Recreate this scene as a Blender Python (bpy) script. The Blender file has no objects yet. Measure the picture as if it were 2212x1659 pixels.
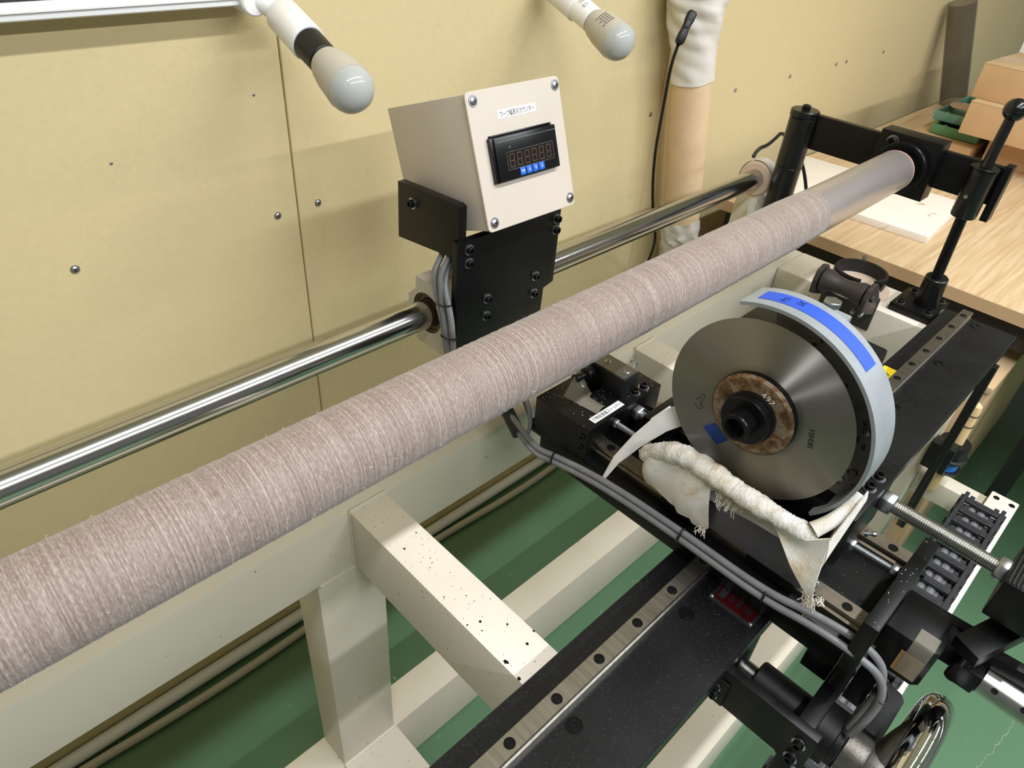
import bpy, bmesh, math, random
from mathutils import Vector, Matrix

# ------------------------------------------------------------------ scene set-up
H = 1.36                       # eye height: all coordinates below are measured from the eye point
sc = bpy.context.scene
C = sc.collection
cam_d = bpy.data.cameras.new('camera'); cam = bpy.data.objects.new('camera', cam_d); C.objects.link(cam)
RX = (0.7157326, -0.38016916, 0.58583125)
RY = (-0.69498511, -0.47027105, 0.54391253)
RZ = (0.06872071, -0.79643993, -0.60080022)
m = Matrix.Identity(4)
for i, r in enumerate((RX, RY, RZ)):
    m[i][0], m[i][1], m[i][2] = r[0], -r[1], -r[2]
m[2][3] = H
cam.matrix_world = m
cam_d.sensor_width = 36.0
cam_d.lens = 1533.6 / 2212 * 36
cam_d.clip_start = 0.02
sc.camera = cam
sc.view_settings.view_transform = 'Standard'
sc.view_settings.look = 'None'
sc.view_settings.gamma = 1
sc.view_settings.use_curve_mapping = False
sc.view_settings.exposure = 0.0

wd = bpy.data.worlds.new('world'); sc.world = wd; wd.use_nodes = True
wd.node_tree.nodes['Background'].inputs[0].default_value = (0.86, 0.86, 0.86, 1)
wd.node_tree.nodes['Background'].inputs[1].default_value = 0.22

def tube_lamp(x, y, z, lx, ly, watt):
    l = bpy.data.lights.new('ceiling_lamp', 'AREA'); l.shape = 'RECTANGLE'
    l.size = lx; l.size_y = ly; l.energy = watt; l.color = (0.95, 0.965, 1.0)
    o = bpy.data.objects.new('ceiling_lamp', l); C.objects.link(o); o.location = (x, y, z + H)
for x in (0.0, 1.3):
    tube_lamp(x, -0.38, 1.18, 1.22, 0.08, 25)
for x in (0.0, 1.4, 2.8):
    tube_lamp(x, -1.70, 1.18, 1.22, 0.10, 37)

# ------------------------------------------------------------------ materials
def lin(c):
    if isinstance(c, str):
        c = [int(c[i:i+2], 16) / 255 for i in (0, 2, 4)]
    return tuple(((v / 12.92) if v <= .04045 else ((v + .055) / 1.055) ** 2.4) for v in c) + (1,)
MATS = {}
def mat(name, col, rough=.5, metal=0., spec=.5, bump=0., bscale=200., var=0., vscale=8., speck=None, stretch=None, coat=0.):
    """procedural paint / metal / plastic: colour variation by noise, optional specks, fine relief"""
    mt = bpy.data.materials.new(name); mt.use_nodes = True
    nt = mt.node_tree; N = nt.nodes; L = nt.links
    b = N['Principled BSDF']
    b.inputs['Roughness'].default_value = rough; b.inputs['Metallic'].default_value = metal
    b.inputs['Specular IOR Level'].default_value = spec
    if coat: b.inputs['Coat Weight'].default_value = coat
    c = lin(col)
    b.inputs['Base Color'].default_value = c
    tc = N.new('ShaderNodeTexCoord'); mp = N.new('ShaderNodeMapping')
    L.new(tc.outputs['Object'], mp.inputs[0])
    if stretch: mp.inputs['Scale'].default_value = stretch
    out = None
    if var:
        n = N.new('ShaderNodeTexNoise'); n.inputs['Scale'].default_value = vscale; n.inputs['Detail'].default_value = 6
        L.new(mp.outputs[0], n.inputs['Vector'])
        r = N.new('ShaderNodeValToRGB')
        r.color_ramp.elements[0].position = .3; r.color_ramp.elements[1].position = .7
        r.color_ramp.elements[0].color = tuple(v * (1 - var) for v in c[:3]) + (1,)
        r.color_ramp.elements[1].color = tuple(min(1, v * (1 + var * .5)) for v in c[:3]) + (1,)
        L.new(n.outputs['Fac'], r.inputs[0]); out = r.outputs[0]
    if speck:
        scol, sscale, thr = speck
        n2 = N.new('ShaderNodeTexNoise'); n2.inputs['Scale'].default_value = sscale; n2.inputs['Detail'].default_value = 2
        L.new(mp.outputs[0], n2.inputs['Vector'])
        r2 = N.new('ShaderNodeValToRGB'); r2.color_ramp.elements[0].position = thr; r2.color_ramp.elements[1].position = thr + .03
        L.new(n2.outputs['Fac'], r2.inputs[0])
        mx = N.new('ShaderNodeMix'); mx.data_type = 'RGBA'
        L.new(r2.outputs[0], mx.inputs[0])
        if out: L.new(out, mx.inputs[6])
        else: mx.inputs[6].default_value = c
        mx.inputs[7].default_value = lin(scol); out = mx.outputs[2]
    if out: L.new(out, b.inputs['Base Color'])
    if bump:
        n3 = N.new('ShaderNodeTexNoise'); n3.inputs['Scale'].default_value = bscale; n3.inputs['Detail'].default_value = 4
        L.new(mp.outputs[0], n3.inputs['Vector'])
        bp = N.new('ShaderNodeBump'); bp.inputs['Strength'].default_value = bump; bp.inputs['Distance'].default_value = .001
        L.new(n3.outputs['Fac'], bp.inputs['Height']); L.new(bp.outputs[0], b.inputs['Normal'])
    MATS[name] = mt
    return mt
mat('wall_board', 'd6c598', .75, var=.03, vscale=120, bump=.25, bscale=500, spec=.3)
mat('wall_gap', 'cbb884', .8)
mat('floor_green', '597b5d', .30, var=.14, vscale=2.2, spec=.32, speck=('7f9a82', 70, .735))
mat('ceiling_white', 'ecebe6', .9)
mat('cream', 'd8d0be', .40, var=.05, vscale=5, speck=('6b5a3c', 110, .765))
mat('cream_dusty', 'e2d9cb', .55, var=.06, vscale=9, speck=('4c4232', 330, .70))
mat('steel_polished', 'bfbebd', .16, 1.0, stretch=(2, 60, 60), var=.05)
mat('steel', 'b4b3ae', .27, 1.0, var=.12, vscale=60)
mat('rail_steel', 'b3ada2', .34, 1.0, var=.22, vscale=1.2, stretch=(220, 6, 6), speck=('8b8173', 5, .68))
mat('yrail_steel', '93897a', .38, 1.0, var=.35, vscale=25)
mat('zinc', 'b2b5b9', .36, 1.0, var=.15, vscale=140)
mat('black_oxide', '0c0c0d', .38, 0, spec=.27, var=.25, vscale=30, speck=('77777a', 900, .755))
mat('black_plate', '171719', .30, 0, spec=.42, var=.45, vscale=14, speck=('2a2b2f', 520, .63))
mat('black_paint', '0e0e0f', .33)
mat('black_bolt', '1a1a1c', .30, .6)
mat('black_plastic', '131315', .45, spec=.4)
mat('chain_plastic', '2b2c2f', .5)
mat('cable_grey', '77777a', .42, var=.15, vscale=60)
mat('cable_grey2', '6f7073', .42)
mat('chain_cable', '707074', .6)
mat('cable_black', '0c0c0d', .4)
mat('box_cream', 'cdc2b5', .40, var=.04, vscale=14, speck=('4a4338', 160, .76))
mat('white_paint', 'eeeef0', .35)
mat('white_plastic', 'f2f1ef', .4)
mat('label_white', 'f4f4f2', .5)
mat('ink', '121214', .6)
mat('display_black', '0b0b0d', .22)
mat('lcd', '1d1511', .15)
mat('segment', '4d3d30', .5)
mat('button_blue', '2463c8', .4)
mat('tape_blue', '2450c0', .55)
mat('tape_blue_dark', '12409c', .5)
mat('ink_tape', '14245c', .6)
mat('guard_grey', '8e9499', .45, var=.16, vscale=30, speck=('8d8b86', 420, .60))
mat('guard_inner', '8d8a86', .55, 0, var=.35, vscale=26, speck=('3b2f25', 110, .64))
mat('paper', 'eceae6', .5, var=.05, vscale=20)
mat('sheet_grey', '77757a', .38, .7, var=.12, vscale=300, stretch=(1, .02, 1))
mat('bulb_glass', 'b3b6b3', .10, spec=.6, var=.04, vscale=30)
mat('bulb_body', 'bdb6aa', .42)
mat('card_tube', 'e3c69f', .7, var=.06, vscale=30)
mat('cardboard', 'c9a67c', .75, var=.06, vscale=14)
mat('cardboard_edge', 'd0b28a', .75)
mat('box_tape', 'd6bfa2', .35)
mat('tray_green', '578a62', .45)
mat('tray_teal', '6a9c8c', .45)
mat('board_white', 'efe8dc', .55, var=.05, vscale=10, speck=('cdb9a0', 18, .70))
mat('disc_pink', 'd9c1ae', .6, var=.1, vscale=20)
mat('wood', 'e2c08e', .55, var=.08, vscale=14)
mat('fibreboard', 'c7a983', .7, var=.05)
mat('plastic_blue', '2575c4', .4)
mat('tape_yellow', 'e3c41c', .5)
mat('nameplate_red', '4a0f12', .3, .3)
mat('nameplate_rim', 'b9b9bd', .3, 1.0)
mat('chrome', 'dcdcdd', .05, 1.0)
mat('dark_brown', '35302e', .45)
mat('plank_white', 'e6ddd0', .55, var=.05, vscale=12)
mat('pink_rim', 'b98f88', .5)
mat('rubber', '141416', .6)
mat('cast_grey', '77736c', .42, .8, var=.2, vscale=90, bump=.3, bscale=300)
mat('brown_tape', 'a98254', .35)
mat('crack', '8f9d8c', .8)
mat('seal_brown', '5a4636', .5)

def ramp_mat(name, cols, scale, rough, metal=0., bump=0., bscale=0., bdist=.001, detail=9, dist=.3):
    mt = bpy.data.materials.new(name); mt.use_nodes = True
    nt = mt.node_tree; N = nt.nodes; L = nt.links; b = N['Principled BSDF']
    tc = N.new('ShaderNodeTexCoord')
    n = N.new('ShaderNodeTexNoise'); n.inputs['Scale'].default_value = scale; n.inputs['Detail'].default_value = detail; n.inputs['Distortion'].default_value = dist
    n.inputs['Roughness'].default_value = .65
    L.new(tc.outputs['Object'], n.inputs['Vector'])
    r = N.new('ShaderNodeValToRGB'); e = r.color_ramp.elements
    e[0].position = cols[0][0]; e[0].color = lin(cols[0][1]); e[1].position = cols[-1][0]; e[1].color = lin(cols[-1][1])
    for p, c in cols[1:-1]:
        k = e.new(p); k.color = lin(c)
    L.new(n.outputs['Fac'], r.inputs[0]); L.new(r.outputs[0], b.inputs['Base Color'])
    b.inputs['Roughness'].default_value = rough; b.inputs['Metallic'].default_value = metal
    if bump:
        n2 = N.new('ShaderNodeTexVoronoi'); n2.inputs['Scale'].default_value = bscale
        L.new(tc.outputs['Object'], n2.inputs['Vector'])
        bp = N.new('ShaderNodeBump'); bp.inputs['Strength'].default_value = bump; bp.inputs['Distance'].default_value = bdist; bp.invert = True
        L.new(n2.outputs['Distance'], bp.inputs['Height']); L.new(bp.outputs[0], b.inputs['Normal'])
    MATS[name] = mt
ramp_mat('rust_flange', [(.30, '2a1f16'), (.42, '5a3f28'), (.50, '7a5c3c'), (.56, '8f8470'), (.62, '6d5439'), (.72, 'b9b0a0')], 60, .55, .3, bump=.4, bscale=220, bdist=.0006)
ramp_mat('cloth', [(.30, 'cdb48c'), (.42, 'e3d8c4'), (.52, 'f1ede4'), (.75, 'f4f1ea')], 22, .9, 0, bump=.75, bscale=1150, bdist=.0009, detail=4)
def wood_top():
    mt = bpy.data.materials.new('desk_wood'); mt.use_nodes = True
    nt = mt.node_tree; N = nt.nodes; L = nt.links; b = N['Principled BSDF']
    tc = N.new('ShaderNodeTexCoord'); mp = N.new('ShaderNodeMapping'); mp.inputs['Scale'].default_value = (3, 70, 20)
    mp.inputs['Rotation'].default_value = (0, 0, .06)
    L.new(tc.outputs['Object'], mp.inputs[0])
    n = N.new('ShaderNodeTexNoise'); n.inputs['Scale'].default_value = 1.6; n.inputs['Detail'].default_value = 5; n.inputs['Distortion'].default_value = .6
    L.new(mp.outputs[0], n.inputs['Vector'])
    r = N.new('ShaderNodeValToRGB'); r.color_ramp.elements[0].position = .3; r.color_ramp.elements[1].position = .65
    r.color_ramp.elements[0].color = lin('c2a27a'); r.color_ramp.elements[1].color = lin('dac19c')
    L.new(n.outputs['Fac'], r.inputs[0]); L.new(r.outputs[0], b.inputs['Base Color'])
    b.inputs['Roughness'].default_value = .38
    MATS['desk_wood'] = mt
wood_top()

def yarn():
    mt = bpy.data.materials.new('yarn'); mt.use_nodes = True
    nt = mt.node_tree; N = nt.nodes; L = nt.links; b = N['Principled BSDF']
    tc = N.new('ShaderNodeTexCoord')
    def noise(scale, vec_scale, det=3):
        mp = N.new('ShaderNodeMapping'); mp.inputs['Scale'].default_value = vec_scale
        L.new(tc.outputs['Object'], mp.inputs[0])
        n = N.new('ShaderNodeTexNoise'); n.inputs['Scale'].default_value = scale; n.inputs['Detail'].default_value = det
        L.new(mp.outputs[0], n.inputs['Vector']); return n.outputs['Fac']
    a = noise(1, (620, 2.2, 2.2), 5)        # single threads, wound round the roller
    c2 = noise(1, (90, 4, 4), 3)        # broader bands of winding
    f = noise(1, (900, 260, 260), 2)    # fine fibre flecks, random in tone and relief
    m1 = N.new('ShaderNodeMath'); m1.operation = 'MULTIPLY'; m1.inputs[1].default_value = .55; L.new(a, m1.inputs[0])
    m2 = N.new('ShaderNodeMath'); m2.operation = 'MULTIPLY_ADD'; m2.inputs[1].default_value = .13; L.new(c2, m2.inputs[0]); L.new(m1.outputs[0], m2.inputs[2])
    m3 = N.new('ShaderNodeMath'); m3.operation = 'MULTIPLY_ADD'; m3.inputs[1].default_value = .40; L.new(f, m3.inputs[0]); L.new(m2.outputs[0], m3.inputs[2])
    r = N.new('ShaderNodeValToRGB'); e = r.color_ramp.elements
    e[0].position = .36; e[0].color = lin('705f55'); e[1].position = .80; e[1].color = lin('c4b6aa')
    k = e.new(.52); k.color = lin('8a7a72'); k = e.new(.62); k.color = lin('a0928a')
    L.new(m3.outputs[0], r.inputs[0]); L.new(r.outputs[0], b.inputs['Base Color'])
    b.inputs['Roughness'].default_value = .62; b.inputs['Specular IOR Level'].default_value = .35
    b.inputs['Sheen Weight'].default_value = .25
    bp = N.new('ShaderNodeBump'); bp.inputs['Strength'].default_value = .7; bp.inputs['Distance'].default_value = .0009
    L.new(m3.outputs[0], bp.inputs['Height']); L.new(bp.outputs[0], b.inputs['Normal'])
    MATS['yarn'] = mt
yarn()

def brushed(name, col, rough, aniso, axis, rot=0.):
    mt = bpy.data.materials.new(name); mt.use_nodes = True
    nt = mt.node_tree; N = nt.nodes; L = nt.links; b = N['Principled BSDF']
    b.inputs['Base Color'].default_value = lin(col); b.inputs['Metallic'].default_value = 1
    b.inputs['Roughness'].default_value = rough; b.inputs['Anisotropic'].default_value = aniso; b.inputs['Anisotropic Rotation'].default_value = rot
    t = N.new('ShaderNodeTangent'); t.direction_type = 'RADIAL'; t.axis = axis
    L.new(t.outputs[0], b.inputs['Tangent'])
    MATS[name] = mt
brushed('blade_steel', 'a8a49d', .47, 1.0, 'X', .25)
brushed('pipe_steel', 'cfc6c1', .36, .3, 'X')
MATS['pipe_steel'].node_tree.nodes['Principled BSDF'].inputs['Metallic'].default_value = .72

def clear(name, col, rough, alpha, ior=1.45):
    mt = bpy.data.materials.new(name); mt.use_nodes = True
    b = mt.node_tree.nodes['Principled BSDF']
    b.inputs['Base Color'].default_value = lin(col); b.inputs['Roughness'].default_value = rough
    b.inputs['Alpha'].default_value = alpha
    MATS[name] = mt
clear('clear_film', 'e6e2d6', .2, .38)
clear('milky_film', 'f4f1ea', .25, .80)
clear('smoke_acrylic', '5a5248', .08, .40)
clear('tape_clear', 'a8a293', .15, .30)

# ------------------------------------------------------------------ mesh helpers
def V(*a): return Vector(a)
def frame(o, zdir, xhint=None):
    z = Vector(zdir).normalized()
    x = Vector(xhint) if xhint is not None else (V(1, 0, 0) if abs(z.x) < .9 else V(0, 1, 0))
    x = (x - z * x.dot(z)).normalized(); y = z.cross(x)
    mm = Matrix((x, y, z)).transposed().to_4x4(); mm.translation = Vector(o)
    return mm
_TXT = {}
def text_geo(s):
    if s not in _TXT:
        cu = bpy.data.curves.new('txt', 'FONT'); cu.body = s; cu.size = 1; cu.align_x = 'CENTER'; cu.align_y = 'CENTER'; cu.resolution_u = 2
        o = bpy.data.objects.new('txt', cu); C.objects.link(o)
        dg = bpy.context.evaluated_depsgraph_get(); me = bpy.data.meshes.new_from_object(o.evaluated_get(dg))
        vs = [v.co.copy() for v in me.vertices]; fs = [tuple(p.vertices) for p in me.polygons]
        if vs:
            x0 = min(v.x for v in vs); x1 = max(v.x for v in vs); y0 = min(v.y for v in vs); y1 = max(v.y for v in vs)
            vs = [V(v.x - (x0 + x1) / 2, v.y - (y0 + y1) / 2, 0) for v in vs]
        else:
            x0 = x1 = y0 = y1 = 0
        _TXT[s] = (vs, fs, x1 - x0, y1 - y0)
        bpy.data.objects.remove(o); bpy.data.curves.remove(cu); bpy.data.meshes.remove(me)
    return _TXT[s]

class MB:
    def __init__(self): self.bm = bmesh.new()
    def _add(self, vs, fs):
        bv = [self.bm.verts.new(v) for v in vs]
        out = []
        for f in fs:
            try: out.append(self.bm.faces.new([bv[i] for i in f]))
            except ValueError: pass
        return bv, out
    def _bevel(self, faces, w, seg=2):
        es = list({e for f in faces for e in f.edges})
        bmesh.ops.bevel(self.bm, geom=es, offset=w, segments=seg, affect='EDGES', profile=.6)
    def box(self, x0, x1, y0, y1, z0, z1, bev=0., M=None, seg=2):
        vs = [V(x, y, z) for x in (x0, x1) for y in (y0, y1) for z in (z0, z1)]
        if M: vs = [M @ v for v in vs]
        _, f = self._add(vs, [(0, 1, 3, 2), (4, 6, 7, 5), (0, 4, 5, 1), (2, 3, 7, 6), (0, 2, 6, 4), (1, 5, 7, 3)])
        if bev: self._bevel(f, bev, seg)
        return self
    def bar(self, a, b, w, h, bev=0., up=(0, 0, 1)):
        """box from a to b, width w across, height h along up"""
        M = frame(a, Vector(b) - Vector(a), up)
        L = (Vector(b) - Vector(a)).length
        return self.box(-h / 2, h / 2, -w / 2, w / 2, 0, L, bev, M)
    def lathe(self, o, axis, prof, seg=32, arc=None):
        """prof = [(t along axis, radius)]"""
        M = frame(o, axis); rings = []
        n = seg
        for t, r in prof:
            if r <= 1e-6: rings.append([self.bm.verts.new(M @ V(0, 0, t))])
            else: rings.append([self.bm.verts.new(M @ V(r * math.cos(2 * math.pi * k / n), r * math.sin(2 * math.pi * k / n), t)) for k in range(n)])
        for a, b in zip(rings[:-1], rings[1:]):
            for k in range(n):
                k2 = (k + 1) % n
                if len(a) == 1 and len(b) == 1: continue
                if len(a) == 1: self.bm.faces.new((a[0], b[k], b[k2]))
                elif len(b) == 1: self.bm.faces.new((a[k], b[0], a[k2]))
                else: self.bm.faces.new((a[k], b[k], b[k2], a[k2]))
        return self
    def cyl(self, a, b, r, r2=None, seg=24, bev=0.):
        a = Vector(a); b = Vector(b); L = (b - a).length; r2 = r if r2 is None else r2
        c = bev
        p = [(0, 0), (0, r - c)] + ([(c, r)] if c else []) + ([(L - c, r2)] if c else []) + [(L, r2 - c), (L, 0)]
        return self.lathe(a, b - a, p, seg)
    def ring(self, o, axis, ri, ro, t0, t1, seg=40, bev=.0):
        c = bev
        return self.lathe(o, axis, [(t0, ri), (t0, ro - c), (t0 + c, ro), (t1 - c, ro), (t1, ro - c), (t1, ri), (t0, ri)], seg)
    def ngon(self, o, axis, r, t0, t1, n=6, rot=0., bev=.0):
        M = frame(o, axis)
        vs = [M @ V(r * math.cos(rot + 2 * math.pi * k / n), r * math.sin(rot + 2 * math.pi * k / n), t) for t in (t0, t1) for k in range(n)]
        _, f = self._add(vs, [tuple(range(n))[::-1], tuple(range(n, 2 * n))] + [(k, (k + 1) % n, n + (k + 1) % n, n + k) for k in range(n)])
        if bev: self._bevel(f, bev, 1)
        return self
    def tube(self, pts, r, seg=10, closed=False, smooth=0, caps=True):
        P = [Vector(p) for p in pts]
        for _ in range(smooth):
            Q = [P[0]] if not closed else []
            rng = range(len(P) - (0 if closed else 1))
            for i in rng:
                a = P[i]; b = P[(i + 1) % len(P)]
                Q += [a * .75 + b * .25, a * .25 + b * .75]
            if not closed: Q.append(P[-1])
            P = Q
        rad = r if callable(r) else (lambda t: r)
        n = len(P); rings = []; nx = None
        for i in range(n):
            t = (P[(i + 1) % n] - P[i - 1]) if closed else (P[min(i + 1, n - 1)] - P[max(i - 1, 0)])
            t = t.normalized()
            if nx is None: nx = V(0, 0, 1) if abs(t.z) < .9 else V(1, 0, 0)
            nx = (nx - t * nx.dot(t)).normalized(); ny = t.cross(nx); rr = rad(i / max(1, n - 1))
            rings.append([self.bm.verts.new(P[i] + nx * rr * math.cos(2 * math.pi * k / seg) + ny * rr * math.sin(2 * math.pi * k / seg)) for k in range(seg)])
        for i in range(n if closed else n - 1):
            a = rings[i]; b = rings[(i + 1) % n]
            for k in range(seg): self.bm.faces.new((a[k], a[(k + 1) % seg], b[(k + 1) % seg], b[k]))
        if caps and not closed:
            self.bm.faces.new(rings[0][::-1]); self.bm.faces.new(rings[-1])
        return self
    def prism(self, poly, axis, lo, hi, bev=0., seg=2):
        """poly in the plane across axis ('x': (y,z), 'y': (x,z), 'z': (x,y))"""
        f3 = {'x': lambda p, t: V(t, p[0], p[1]), 'y': lambda p, t: V(p[0], t, p[1]), 'z': lambda p, t: V(p[0], p[1], t)}[axis]
        n = len(poly); vs = [f3(p, lo) for p in poly] + [f3(p, hi) for p in poly]
        _, f = self._add(vs, [tuple(range(n))[::-1], tuple(range(n, 2 * n))] + [(k, (k + 1) % n, n + (k + 1) % n, n + k) for k in range(n)])
        if bev: self._bevel(f, bev, seg)
        return self
    def grid(self, fn, nu, nv, thick=0.):
        """fn(u,v) -> point, u,v in 0..1; thick gives it a back side"""
        pts = [[Vector(fn(i / nu, j / nv)) for j in range(nv + 1)] for i in range(nu + 1)]
        top = [[self.bm.verts.new(p) for p in r] for r in pts]
        for i in range(nu):
            for j in range(nv): self.bm.faces.new((top[i][j], top[i + 1][j], top[i + 1][j + 1], top[i][j + 1]))
        if thick:
            nrm = [[None] * (nv + 1) for _ in range(nu + 1)]
            for i in range(nu + 1):
                for j in range(nv + 1):
                    a = pts[min(i + 1, nu)][j] - pts[max(i - 1, 0)][j]; b = pts[i][min(j + 1, nv)] - pts[i][max(j - 1, 0)]
                    c = a.cross(b); nrm[i][j] = c.normalized() if c.length > 1e-12 else V(0, 0, 1)
            bot = [[self.bm.verts.new(pts[i][j] - nrm[i][j] * thick) for j in range(nv + 1)] for i in range(nu + 1)]
            for i in range(nu):
                for j in range(nv): self.bm.faces.new((bot[i][j], bot[i][j + 1], bot[i + 1][j + 1], bot[i + 1][j]))
            loop = [(i, 0) for i in range(nu + 1)] + [(nu, j) for j in range(1, nv + 1)] + [(i, nv) for i in range(nu - 1, -1, -1)] + [(0, j) for j in range(nv - 1, 0, -1)]
            for k in range(len(loop)):
                a = loop[k]; b = loop[(k + 1) % len(loop)]
                self.bm.faces.new((top[b[0]][b[1]], top[a[0]][a[1]], bot[a[0]][a[1]], bot[b[0]][b[1]]))
        return self
    def text(self, s, o, xd, yd, height=None, width=None, depth=.0003):
        vs, fs, w, h = text_geo(s)
        if not vs: return self
        x = Vector(xd).normalized(); y = Vector(yd); y = (y - x * y.dot(x)).normalized(); z = x.cross(y)
        sx = (width / w) if width else height / h
        sy = (height / h) if height else sx
        o = Vector(o)
        self._add([o + x * v.x * sx + y * v.y * sy + z * depth for v in vs], fs)
        return self

def finish(bm, name, material, origin, angle=35.):
    me = bpy.data.meshes.new(name)
    bmesh.ops.recalc_face_normals(bm, faces=bm.faces)
    bm.to_mesh(me); bm.free()
    me.transform(Matrix.Translation(V(0, 0, H) - origin))
    me.materials.append(MATS[material])
    me.polygons.foreach_set('use_smooth', [True] * len(me.polygons))
    me.set_sharp_from_angle(angle=math.radians(angle))
    return me
def tag(o, label=None, cat=None, group=None, kind=None):
    if label: o['label'] = label
    if cat: o['category'] = cat
    if group: o['group'] = group
    if kind: o['kind'] = kind
    return o
def thing(name, base, label=None, cat=None, group=None, kind=None):
    """an Empty at the thing's base; base is measured from the eye point"""
    o = bpy.data.objects.new(name, None); C.objects.link(o); o.empty_display_size = .02
    o.location = Vector(base) + V(0, 0, H)
    return tag(o, label, cat, group, kind)
def root_loc(p):
    while p.parent: p = p.parent
    return Vector(p.location)
def part(name, mb, material, parent, label=None, angle=35., kind=None):
    me = finish(mb.bm, name, material, root_loc(parent), angle)
    o = bpy.data.objects.new(name, me); C.objects.link(o); o.parent = parent
    return tag(o, label, kind=kind)
def single(name, mb, material, label=None, cat=None, group=None, kind=None, angle=35.):
    mb.bm.verts.ensure_lookup_table()
    xs = [v.co for v in mb.bm.verts]
    b = V(sum(v.x for v in xs) / len(xs), sum(v.y for v in xs) / len(xs), min(v.z for v in xs)) + V(0, 0, H)
    me = finish(mb.bm, name, material, b, angle)
    o = bpy.data.objects.new(name, me); C.objects.link(o); o.location = b
    return tag(o, label, cat, group, kind)
def inst(name, me, parent, pos, axis=(0, 0, 1), spin=0., scale=1., xh=None):
    """alike pieces share one mesh (built at the origin, axis +Z)"""
    o = bpy.data.objects.new(name, me); C.objects.link(o); o.parent = parent
    M = frame(Vector(pos) + V(0, 0, H) - root_loc(parent), axis, xh) @ Matrix.Rotation(spin, 4, 'Z') @ Matrix.Scale(scale, 4)
    o.matrix_local = M
    return o
def proto(mb, name, material, angle=35.):
    return finish(mb.bm, name, material, V(0, 0, H), angle)

# shared hardware, 10 mm reference size (head radius 5)
def cap_screw():
    mb = MB(); r = .005; h = .005
    mb.lathe((0, 0, 0), (0, 0, 1), [(0, 0), (0, r), (h * .9, r), (h, r * .9), (h, r * .56)], 20)
    mb.lathe((0, 0, 0), (0, 0, 1), [(h, r * .56), (h * .45, r * .5), (h * .45, 0)], 6)
    return proto(mb, 'cap_screw', 'black_bolt')
ME_CAP = cap_screw()
def washer():
    return proto(MB().ring((0, 0, 0), (0, 0, 1), .003, .0068, 0, .001, 24), 'washer', 'zinc')
ME_WASH = washer()
def sunk_screw(material):
    mb = MB()
    mb.lathe((0, 0, 0), (0, 0, 1), [(0, .0052), (.0005, .0051), (.0005, .0046), (.0001, .0044), (.0001, .0036), (.0004, .0033), (.0004, .0018)], 20)
    mb.lathe((0, 0, 0), (0, 0, 1), [(.0004, .0018), (.0001, .0016), (.0001, 0)], 6)
    return proto(mb, 'sunk_screw', material)
ME_SUNK = sunk_screw('black_bolt')
def pan_screw():
    mb = MB(); r = .005
    mb.ring((0, 0, 0), (0, 0, 1), .002, r * 1.35, 0, .0008, 24)
    mb.lathe((0, 0, 0), (0, 0, 1), [(.0008, r), (.002, r * .95), (.003, r * .7), (.0034, r * .35), (.0034, 0)], 20)
    return proto(mb, 'pan_screw', 'zinc')
ME_PAN = pan_screw()
ME_CROSS = proto(MB().box(-.0028, .0028, -.0006, .0006, .0026, .00345).box(-.0006, .0006, -.0028, .0028, .0026, .00346), 'cross_slot', 'black_bolt')
def hexnut(r, h):
    mb = MB(); mb.ngon((0, 0, 0), (0, 0, 1), r, 0, h, 6, 0, r * .09)
    return proto(mb, 'hex_nut', 'zinc')
ME_HEX = hexnut(.01, .01)
def threaded(mb, a, b, r, pitch, depth, seg=16):
    a = Vector(a); b = Vector(b); L = (b - a).length; n = int(L / pitch); prof = [(0, 0)]
    for i in range(n):
        t = i * pitch
        prof += [(t, r - depth), (t + pitch * .35, r), (t + pitch * .6, r)]
    prof += [(n * pitch, r - depth), (L, r - depth), (L, 0)]
    return mb.lathe(a, b - a, prof, seg)
def pan(parent, pos, axis, s=1., spin=.4):
    p = inst('screw', ME_PAN, parent, pos, axis, spin, s)
    o = bpy.data.objects.new('cross_slot', ME_CROSS); C.objects.link(o); o.parent = p
    return p
def cap(parent, pos, axis=(0, 0, 1), s=1., wash=True):
    p = inst('bolt', ME_CAP, parent, Vector(pos) + (Vector(axis).normalized() * .001 * s if wash else V(0, 0, 0)), axis, .3, s)
    if wash:
        o = bpy.data.objects.new('washer', ME_WASH); C.objects.link(o); o.parent = p; o.location = (0, 0, -.001)
    return p
random.seed(7)

# ================================================================== the room
FL = -1.36; WY = .93
single('floor', MB().box(-2.5, 6, -4.5, 1.0, FL - .05, FL), 'floor_green', kind='structure')
single('ceiling', MB().box(-2.5, 6, -4.5, 1.0, 1.30, 1.34), 'ceiling_white', kind='structure')
wall = thing('wall_back', (1.5, .96, FL), kind='structure')
part('backing', MB().box(-2.5, 6, WY + .0095, 1.0, FL, 1.30), 'wall_gap', wall)
bx = .4965 - .91 * 3
while bx < 5.9:
    part('board', MB().box(bx + .0011, bx + .91 - .0011, WY, WY + .0095, FL, 1.30, .0012, seg=1), 'wall_board', wall)
    bx += .91
def on_wall(u, v):          # photo pixel -> wall position
    d = [(u - 1106), (v - 829.5), 1533.6]
    w = [sum(r[i] * d[i] for i in range(3)) for r in (RX, RY, RZ)]
    return V(w[0] * WY / w[1], WY, w[2] * WY / w[1])
for u, v, s in ((162, 582, .85), (600, 466, .85), (687, 438, .85), (1405, 247, .8), (1588, 195, .8), (1706, 165, .8), (1806, 139, .8), (1828, 133, .8), (1908, 112, .8), (1983, 267, .8), (240, 353, .3), (548, 205, .3)):
    pan(wall, on_wall(u, v), (0, -1, 0), s, random.random())

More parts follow.
